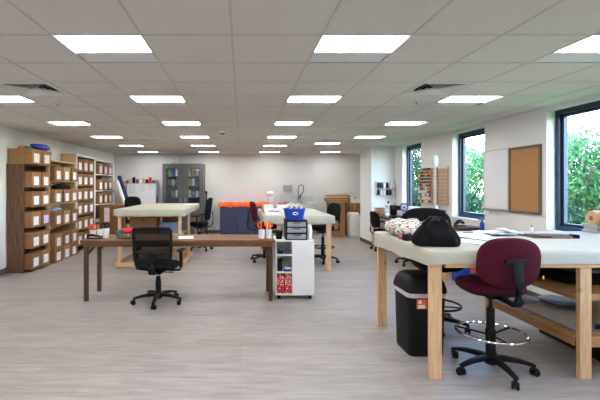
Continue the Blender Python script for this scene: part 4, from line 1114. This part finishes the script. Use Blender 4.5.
# things on its shelves
o = MB().superell(.50,.36,.04,.4,.4,36,10).build('folded_tarp', M['blackf'], None, (3.26,3.78,.706), .03, angle=60); tag(o,'black folded padded cloth on the upper shelf of the big table','cloth')
cloth_lump('folded_tarp','dark grey folded cloth on top of the black one under the big table','cloth',(3.30,3.80,.747),.36,.3,.025,M['greyc'],31,e1=.5,e2=.5,wob=.015)
t = thing('plastic_sheet','large clear plastic sheet lying on the lower shelf of the big table','plastic sheet',(3.27,3.78,.330),.0)
a = MB(); a.box(-.54,.55,-.50,.48,0,.006); a.build('sheet', M['clear'], t)
a = MB(); a.tube([(-.54,-.50,.006),(.55,-.50,.006),(.55,.48,.006),(-.54,.48,.006)],.005,6,closed=True); a.build('rim', M['greyc'], t)
o = MB().superell(.14,.17,.020,.6,.7,30,10,wob=.01).build('plastic_bag', M['bluel'], None, (3.22,4.06,.362), .1, angle=60); tag(o,'pale blue grey plastic bag lying on the clear sheet under the big table','bag')
t = thing('ruler_bar','dark metal bar lying across the lower shelf at the right end','bar',(3.27,3.32,.338))
a = MB(); a.box(-.35,.42,-.02,.02,0,.03); a.build('bar', M['black'], t, bevel=.003); a = MB(); a.cyl((-.35,0,.015),(-.40,0,.015),.018,n=10); a.build('end_grip', M['greyc'], t)
o = MB().superell(.07,.13,.02,.6,.8,24,8).build('plastic_dish', M['frost'], None, (2.96,4.16,.358), .3, angle=60); tag(o,'small grey plastic dish at the far left of the lower shelf','dish')
for q,(xa,za,lab) in enumerate([(3.10,0,'long black board lying on the floor under the big table, lowest of two'),(3.13,.024,'long black board lying on the other black board under the big table')]):
    o = MB().box(0,.62,0,.9,0,.022).build('flat_board', M['black'], None, (xa,3.27+.02*q,za+.001), 0, bevel=.002); tag(o, lab, 'board', 'black boards under the big table')
# things on top
TZ = BZ+.001
# handbag
hb = thing('handbag','black soft handbag with two handles at the near left of the big table','bag',(1.625,3.35,TZ),-.10)
rings = []
nn_ = 40
for z, w, d, e in ((0,.165,.085,.5),(.008,.175,.095,.5),(.03,.185,.105,.55),(.06,.184,.108,.55),(.09,.172,.10,.6),(.12,.152,.086,.6),(.15,.13,.068,.65),(.18,.112,.05,.7),(.20,.098,.036,.75),(.207,.085,.026,.8),(.208,.06,.015,.8)):
    ring = []
    for k in range(nn_):
        an = 2*PI*k/nn_; x = w*math.copysign(abs(math.cos(an))**e,math.cos(an)); y = d*math.copysign(abs(math.sin(an))**e,math.sin(an))
        if z > .01:
            q = mnoise.noise(Vector((x*20,y*20+3,z*9)))*min(1,z/.05)
            x *= 1+q*.10; y *= 1+q*.38
        ring.append((x,y,z+(0 if z<.01 else .014*math.sin(k*.9)*(z/.2)**2)))
    rings.append(ring)
a = MB(); a.loft(rings); a.build('body', M['blackf'], hb, angle=70, sub=1)
for s in (-1,1):
    a = MB(); a.tube([(-.085,s*.05,.13),(-.075,s*.058,.185),(-.03,s*.05,.235),(.03,s*.05,.238),(.075,s*.058,.19),(.085,s*.05,.13)],.011,8,flat=.6); a.build('handle', M['black'], hb)
a = MB(); a.tube([(-.10,0,.206),(0,.0,.214),(.10,0,.206)],.005,6); a.build('zipper', M['frameb'], hb)['label'] = 'brass coloured zipper'
for x in (-.085,.085):
    a = MB(); a.cyl((x,-.062,.13),(x,-.072,.13),.010,n=10); a.build('ring', M['frameb'], hb)
cloth_lump('printed_cloth','heap of white cotton printed green and red at the left of the big table','cloth',(1.655,4.02,TZ),.18,.29,.078,M['print'],41,e1=.8,e2=.8,wob=.05)
o = MB().superell(.04,.035,.031,.4,.5,24,10).build('camera_case', M['black'], None, (1.513,3.655,TZ+.031), .2, angle=60); tag(o,'small black case at the table edge between cloth heap and handbag','case')
cloth_lump('cloth_scrap','thin red cloth edge peeping from under the printed cotton heap','cloth',(1.515,3.78,TZ),.03,.06,.01,M['red'],43,wob=.005)
for k,(px,Y,w,d,rz,mk,lab) in enumerate([
    (473,3.55,.24,.32,.5,'magazine','printed sheets fanned out on the big table right of the handbag, nearest'),
    (487,3.75,.30,.40,.25,'magazine','printed grey magazine lying flat behind the maroon chair back'),
    (470,3.98,.30,.36,-.2,'paper','white paper sheets at the far side right of the handbag'),
    (497,4.12,.34,.3,.1,'magazine','printed sheet at the far edge of the big table, beneath the whiteboard')]):
    o = MB().box(-w/2,w/2,-d/2,d/2,0,.006).build('paper_sheets', M[mk], None, (X(px,Y),Y,TZ+.0065*k), rz); tag(o, lab, 'papers', 'papers on the big table')
cloth_lump('crumpled_paper','crumpled white paper on the sheets below the whiteboard','paper',(X(507,4.05),4.05,TZ+.027),.09,.08,.014,M['paper'],44,wob=.03)
o = MB().box(-.05,.05,-.02,.02,0,.006).build('ruler', M['teal'], None, (X(468,4.1),4.1,TZ+.0195), .3); tag(o,'small teal strip lying on the far papers right of the handbag','ruler')
t = thing('folder','dark brown leather folder lying open on the big table below the cork board','folder',(X(546,3.95),3.93,TZ),-.08)
a = MB(); a.box(-.20,.20,-.13,.16,0,.008); a.build('cover', M['hair'], t, bevel=.003)
a = MB(); v = [(-.20,.16,.008),(.19,.15,.008),(.2,-.10,.03),(-.1,-.12,.012)]; a.add(v+[(p[0],p[1],p[2]+.006) for p in v],[(3,2,1,0),(4,5,6,7),(0,1,5,4),(1,2,6,5),(2,3,7,6),(3,0,4,7)]); a.build('flap', M['hair'], t)
a = MB(); a.box(-.02,.16,-.10,.02,.009,.013); a.build('paper_insert', M['paper'], t)
a = MB(); a.box(.185,.205,-.13,-.02,0,.036); a.build('edge_strip', M['black'], t, bevel=.002)
t = thing('small_bottle','small white bottle on the far side of the big table beneath the cork board','bottle',(X(531.5,4.3),4.30,TZ))
a = MB(); a.lathe([(.02,0),(.021,.004),(.021,.05),(.012,.056)],14); a.build('body', M['white'], t); a = MB(); a.lathe([(.012,.0565),(.012,.075),(.008,.077)],12); a.build('cap', M['card3'], t)
# kraft paper roll in its cutter
t = thing('paper_cutter_stand','grey stand of a wrapping paper cutter at the right end of the big table','stand',(3.875,4.33,TZ))
a = MB(); a.box(-.11,.035,-.10,.10,0,.02); a.box(-.105,-.095,-.08,.08,.021,.09); a.box(.02,.03,-.08,.08,.021,.09); a.cyl((-.095,-.06,.06),(.02,-.06,.06),.007,n=8); a.cyl((-.095,.06,.06),(.02,.06,.06),.007,n=8); a.build('frame', M['steel'], t, bevel=.002)
t = thing('kraft_paper_roll','thick roll of brown kraft paper resting on the grey cutter stand','paper roll',(3.875,4.33,TZ+.150))
a = MB(); a.cyl((-.09,0,0),(.016,0,0),.083,n=36); a.build('paper', M['kraft'], t, bevel=.012)
a = MB(); a.tube([(-.0925,0,0),(-.088,0,0)],.025,14); a.build('core', M['card2'], t)

# ------------------------------------------------------------------ trash can
t = thing('trash_can','tall black plastic trash can with domed lid under the left end of the big table','trash can',(1.655,3.73,0),0)
w, d, h = .172, .185, .56
rr = lambda W, D, z, e=.28, n=40: [(W*math.copysign(abs(math.cos(2*PI*k/n))**e,math.cos(2*PI*k/n)), D*math.copysign(abs(math.sin(2*PI*k/n))**e,math.sin(2*PI*k/n)), z) for k in range(n)]
a = MB(); a.loft([rr(w*.90,d*.90,0),rr(w*.93,d*.93,.012),rr(w,d,h)]); a.build('bin_body', M['black'], t, angle=40)
a = MB(); a.loft([rr(w*1.02,d*1.02,h-.035),rr(w*1.045,d*1.045,h-.03),rr(w*1.04,d*1.04,h+.004),rr(w*.9,d*.9,h+.005)]); a.build('bag_edge', mat('lilac_bag',(196,178,196),.4,var=.05), t, angle=40)['label'] = 'lilac bin bag edge'
a = MB(); a.loft([rr(w*1.05,d*1.05,h+.006),rr(w*1.08,d*1.08,h+.014),rr(w*1.05,d*1.05,h+.05),rr(w*.98,d*.98,h+.095),rr(w*.82,d*.82,h+.14),rr(w*.55,d*.6,h+.16),rr(w*.1,d*.1,h+.165)]); ld = a.build('lid', M['black'], t, angle=40)
a = MB(); a.box(-w*.55,w*.55,-d*.93,-d*.86,h+.03,h+.10, Matrix.Translation((0,.012,0))); 
a = MB(); a.box(-.10,-.012,-d*.985-.004,-d*.985+.004,h-.13,h-.045); st = a.build('sticker', M['orange'], t, smooth=False); st['label'] = 'orange red sticker'
a = MB(); a.box(-.088,-.03,-d*.985-.005,-d*.985-.004,h-.125,h-.095); a.box(-.085,-.06,-d*.985-.005,-d*.985-.004,h-.085,h-.055); a.build('sticker_print', M['white'], st, smooth=False)

# ------------------------------------------------------------------ sewing counter along the window wall
KX0, KX1, KY0, KY1, KZ = 3.26, 3.895, 5.65, 10.05, .80
t = thing('sewing_counter','long brown counter along the window wall behind the big table','counter',((KX0+KX1)/2,(KY0+KY1)/2,0))
hx, hy = (KX1-KX0)/2, (KY1-KY0)/2
a = MB(); a.box(-hx,hx,-hy,hy,KZ-.035,KZ); a.build('worktop', M['walnuty'], t, bevel=.003)
for y in (-hy+.8, .37, hy-.1):
    for x in (-hx+.04, hx-.06):
        a = MB(); a.box(x-.035,x+.035,y-.04,y+.04,0,KZ-.036); a.build('leg', M['pinez'], t, bevel=.003)
def smach(label, x, y, rz, body, acc):
    t = thing('sewing_machine', label, 'sewing machine', (x,y,KZ+.001), rz, 'sewing machines on the counter'); sewing_machine_parts(t, body, acc)
smach('black and white sewing machine on the counter in front of the pillar', 3.50, 9.50, 1.35, M['white'], M['black'])
smach('black sewing machine on the counter, left of the blue one', 3.44, 8.95, 1.5, M['black'], M['steel'])
smach('white sewing machine on the counter behind the printed cloth', 3.62, 8.35, 1.5, M['white'], M['black'])
smach('black sewing machine on the counter nearest to the middle window', 3.60, 7.35, 1.6, M['black'], M['white'])
t = thing('desk_fan','small blue round fan with white face on the counter by the far window','fan',(3.60,8.75,KZ+.0005))
t.location = (3.66, 9.05, KZ+.001); t.scale = (.75,.75,.8)
a = MB(); a.lathe([(.08,0),(.075,.02),(.02,.03),(.016,.16)],18); a.build('stand', M['blue'], t)
Mx = Matrix.Translation((0,-.04,.30)) @ Matrix.Rotation(PI/2,4,'X')
a = MB(); a.lathe([(.05,-.05),(.11,-.03),(.125,0),(.12,.03),(.1,.035),(.1,.02),(.05,.018)],24,M=Mx); a.build('cage_ring', M['blue'], t)
a = MB(); a.lathe([(.095,.019),(.09,.028),(.02,.036)],24,M=Mx); a.build('face_plate', M['white'], t)
a = MB(); a.lathe([(.028,.037),(.02,.044)],16,M=Mx); a.build('hub', M['blue'], t)
t = thing('wooden_crate','small orange brown wooden crate on the counter beside the pillar','crate',(3.42,9.9,KZ+.001))
a = MB(); a.box(-.09,.09,-.12,.12,0,.012)
for z in (.015,.075,.135): a.box(-.09,.09,-.12,-.11,z,z+.045); a.box(-.09,.09,.11,.12,z,z+.045); a.box(-.09,-.08,-.11,.11,z,z+.045); a.box(.08,.09,-.11,.11,z,z+.045)
a.build('slats', M['oakx'], t)
t = thing('tape_dispenser','black tape dispenser on the counter below the middle window','tape dispenser',(X(459.5,6.62),6.62,KZ+.06))
t.location.z = KZ+.052
a = MB(); a.beam([(-.09,0,.012),(.09,0,.012)],.075,.022); a.beam([(-.08,0,.03),(-.03,0,.075),(.03,0,.08),(.07,0,.05)],.05,[.03,.05,.05,.03]); a.build('body', M['black'], t)
a = MB(); a.cyl((0,-.03,.085),(0,.03,.085),.03,n=18); a.build('roll', M['greyd'], t)
bookstack('catalogue','thick brown covered catalogue under the black tape dispenser','catalogue', X(466,6.62), 6.62, KZ+.001, .42,.34,.05, M['hair'], .05)
t = thing('spray_bottle','blue plastic bottle at the right end of the window counter','bottle',(X(482,6.35),6.35,KZ+.001))
a = MB(); a.lathe([(.032,0),(.034,.01),(.034,.12),(.014,.16),(.013,.175)],16); a.build('body', M['blue'], t); a = MB(); a.box(-.05,.02,-.013,.013,.176,.20); a.cyl((0,0,.176),(0,0,.19),.016,n=10); a.build('spray_head', M['blue'], t)
t = thing('recycling_bin','blue plastic recycling bin with orange label on the floor under the counter','bin',(X(463.5,6.35),6.37,0))
a = MB(); a.loft([rr(.115,.14,0),rr(.14,.17,.40),rr(.15,.18,.402),rr(.15,.18,.42),rr(.135,.165,.42),rr(.11,.135,.01)]); a.build('tub', M['blue'], t, angle=40)
a = MB(); a.box(.03,.11,-.168,-.1,.16,.24); a.build('label_sheet', M['orange'], t)
o = MB().taper(0,.30,.12,.12,.14,.14).build('plastic_tub', M['whitec'], None, (3.765,6.28,0), .1, bevel=.01); tag(o,'white plastic tub on the floor right of the blue recycling bin','tub')

# ------------------------------------------------------------------ on the window wall
WX = XR
t = thing('wall_whiteboard','plain white board on the window wall left of the cork board','whiteboard',(WX,6.14,1.62))
a = MB(); a.box(-.018,-.002,-.275,.29,-.44,.44); a.build('face', M['wb'], t); 
a = MB(); a.box(-.022,-.001,-.295,-.276,-.46,.46); a.box(-.022,-.001,.291,.31,-.46,.46); a.box(-.022,-.001,-.275,.29,.441,.46); a.box(-.022,-.001,-.275,.29,-.46,-.441); a.build('frame', M['steel'], t)
a = MB(); a.box(-.07,-.023,-.2,.2,-.462,-.45); a.build('pen_tray', M['steel'], t)
t = thing('cork_board','brown cork board with dark wooden frame on the window wall','cork board',(WX,5.525,1.605))
a = MB(); a.box(-.018,-.002,-.275,.275,-.43,.43); a.build('cork_face', M['cork'], t)
a = MB(); a.box(-.028,-.001,-.31,-.276,-.465,.465); a.box(-.028,-.001,.276,.31,-.465,.465); a.box(-.028,-.001,-.275,.275,.431,.465); a.box(-.028,-.001,-.275,.275,-.465,-.431); a.build('frame', M['frameb'], t, bevel=.003)
spc = [('green',(52,130,70)),('yellow',(232,196,50)),('red',(190,44,50)),('black',(30,30,34)),('blue',(40,80,160)),('orange',(226,120,50)),('white',(232,232,230)),('grey',(140,142,148)),('purple',(96,60,130)),('teal',(40,130,140))]
SM = {n: mat('thread_'+n, c, .7, var=.06, scale=60) for n, c in spc}
def spool(label, par_loc, mk, group, r=.017, h=.05, cone=False):
    t = thing('thread_spool', label, 'thread spool', par_loc, 0, group)
    return t
def rack(label, y0, y1, z0, z1, rows, cols, filled, grp, post='pinez', board='piney'):
    t = thing('thread_rack', label, 'thread rack', (WX,(y0+y1)/2,z0))
    hy = (y1-y0)/2; hz = z1-z0
    for s in (-1,1):
        a = MB(); a.box(-.03,-.001,s*(hy-.02)-.02,s*(hy-.02)+.02,0,hz); a.build('side_board', M[post], t, bevel=.002)
    for r in range(rows):
        z = hz*(r+.35)/rows
        a = MB(); a.box(-.085,-.031,-hy,hy,z-.008,z); rw = a.build('ledge', M[board], t)
        a = MB()
        for k in range(cols):
            y = -hy+.04+(2*hy-.08)*k/(cols-1); a.cyl((-.06,y,z),(-.06,y,z+.035 if not filled else z+.03),.004,n=6)
        a.build('pegs', M[board], rw)
    return t
RW, CN = 11, 7
ry0, ry1, rz0, rz1 = 8.17, 8.72, 1.15, 1.89
rack('wooden thread rack full of coloured spools on the window wall', ry0, ry1, rz0, rz1, RW, CN, True, '')
rg = random.Random(12)
warm = ['green','yellow','red','black','orange','teal','red','black','blue']; cool = ['white','grey','white','blue','black','white','purple','yellow']
sp = {}
hz = rz1-rz0; hy = (ry1-ry0)/2
for r in range(RW):
    z = rz0+hz*(r+.35)/RW
    for k in range(CN):
        y = (ry0+ry1)/2-hy+.04+(2*hy-.08)*k/(CN-1)
        n = rg.choice(warm if r >= 5 else cool)
        if k < 2 and r < 5 and rg.random() < .5: n = rg.choice(['yellow','orange','purple'])
        lab = f'{n} thread spool, wall rack shelf {r+1} from below, place {CN-k} from the left'
        loc = (WX-.06, y, z+.0015)
        if n not in sp:
            a = MB(); a.lathe([(.02,0),(.026,.003),(.026,.006),(.023,.007),(.02,.040),(.022,.041),(.022,.044),(.008,.045)],10)
            o = a.build('thread_spool', SM[n], None, loc); sp[n] = o
        else:
            o = sp[n].copy(); COL.objects.link(o); o.location = loc
        tag(o, lab, 'thread spool', 'thread spools on the window wall rack')
rack('empty wooden thread rack on the window wall, right of the full one', 7.55, 8.02, 1.15, 1.89, 11, 7, False, '')
# rack on the pillar
t = thing('cone_rack','wooden rack of black and white thread cones on the white pillar','thread rack',(X(385,10.19),10.2,1.27))
a = MB(); a.box(-.23,.23,-.02,-.001,0,.38); a.build('back_board', M['white'], t)
for z in (.02,.20):
    a = MB(); a.box(-.235,.235,-.11,-.021,z-.012,z); a.build('ledge', M['pine'], t)
for z, rn in ((.02,'lower'),(.20,'upper')):
    for k in range(6):
        x = -.19+.076*k; cn, m_ = [('black',M['black']),('white',M['whitec']),('white',M['whitec']),('black',M['black']),('navy',M['navyc']),('white',M['whitec'])][(k+(3 if z>.1 else 0))%6]
        o = thing('thread_cone', f'{cn} thread cone on the {rn} ledge of the pillar rack, place {k+1} from the left', 'thread cone', (X(385,10.19)+x, 10.2-.065, 1.27+z+.001), 0, 'thread cones on the pillar rack')
        a = MB(); a.lathe([(.033,0),(.037,.006),(.024,.14)],12); a.build('thread', m_, o); a = MB(); a.lathe([(.014,.1405),(.010,.16)],10); a.build('cone_tip', M['whitec'] if m_ is not M['whitec'] else M['greyc'], o)
# pole with oval head
t = thing('pole_lamp','slim pole with a white oval head standing between the two thread racks','lamp',(3.69,8.02,KZ+.001))
px_ = X(435.6,7.6); t.location = (px_, 7.6, KZ+.001)
zt = Z(161,7.6)-KZ
a = MB(); a.lathe([(.05,0),(.05,.012),(.012,.02)],18); a.build('foot', M['whitem'], t)
a = MB(); a.cyl((0,0,.018),(0,0,zt-.10),.010,n=8); a.build('pole', M['steel'], t)
a = MB(); a.superell(.055,.018,.115,1,1,24,14,M=Matrix.Translation((0,0,zt))); a.build('oval_head', mat('pale_violet_plastic',(196,193,204),.4,var=.02), t)
# small speaker on the pillar side
t = thing('wall_speaker','small white speaker high on the left side of the pillar','speaker',(PX,10.72,Z(155.6,10.72)))
a = MB(); a.box(-.05,0,-.10,.10,-.05,.05); a.build('housing', M['whitem'], t, bevel=.012); a = MB(); a.box(-.054,-.0505,-.085,.085,-.038,.038); a.build('grille', M['vent'], t)

# ------------------------------------------------------------------ light
w = bpy.data.worlds.new('sky'); scene.world = w; w.use_nodes = True
nt = w.node_tree; bg = nt.nodes['Background']
sky = nt.nodes.new('ShaderNodeTexSky'); sky.sky_type = 'NISHITA'; sky.sun_disc = False
sky.sun_elevation = R(48); sky.sun_rotation = R(-110); sky.air_density = 1.0; sky.dust_density = .6; sky.ozone_density = 3.0
nt.links.new(sky.outputs[0], bg.inputs[0]); bg.inputs[1].default_value = SKY
sun = bpy.data.lights.new('sun','SUN'); sun.energy = SUN; sun.angle = R(.6); sun.color = (1,.95,.87)
so = bpy.data.objects.new('sun', sun); COL.objects.link(so)
so.rotation_euler = Vector((.62,.30,-.9)).to_track_quat('-Z','Y').to_euler()
scene.view_settings.view_transform = 'Standard'; scene.view_settings.look = 'None'
scene.view_settings.gamma = 1; scene.view_settings.use_curve_mapping = False
scene.view_settings.exposure = EXPO
c = scene.cycles
c.max_bounces = 8; c.diffuse_bounces = 5; c.glossy_bounces = 4; c.transmission_bounces = 4; c.transparent_max_bounces = 12
c.use_denoising = True; c.sample_clamp_indirect = 6; c.caustics_reflective = False; c.caustics_refractive = False
bpy.context.view_layer.update()
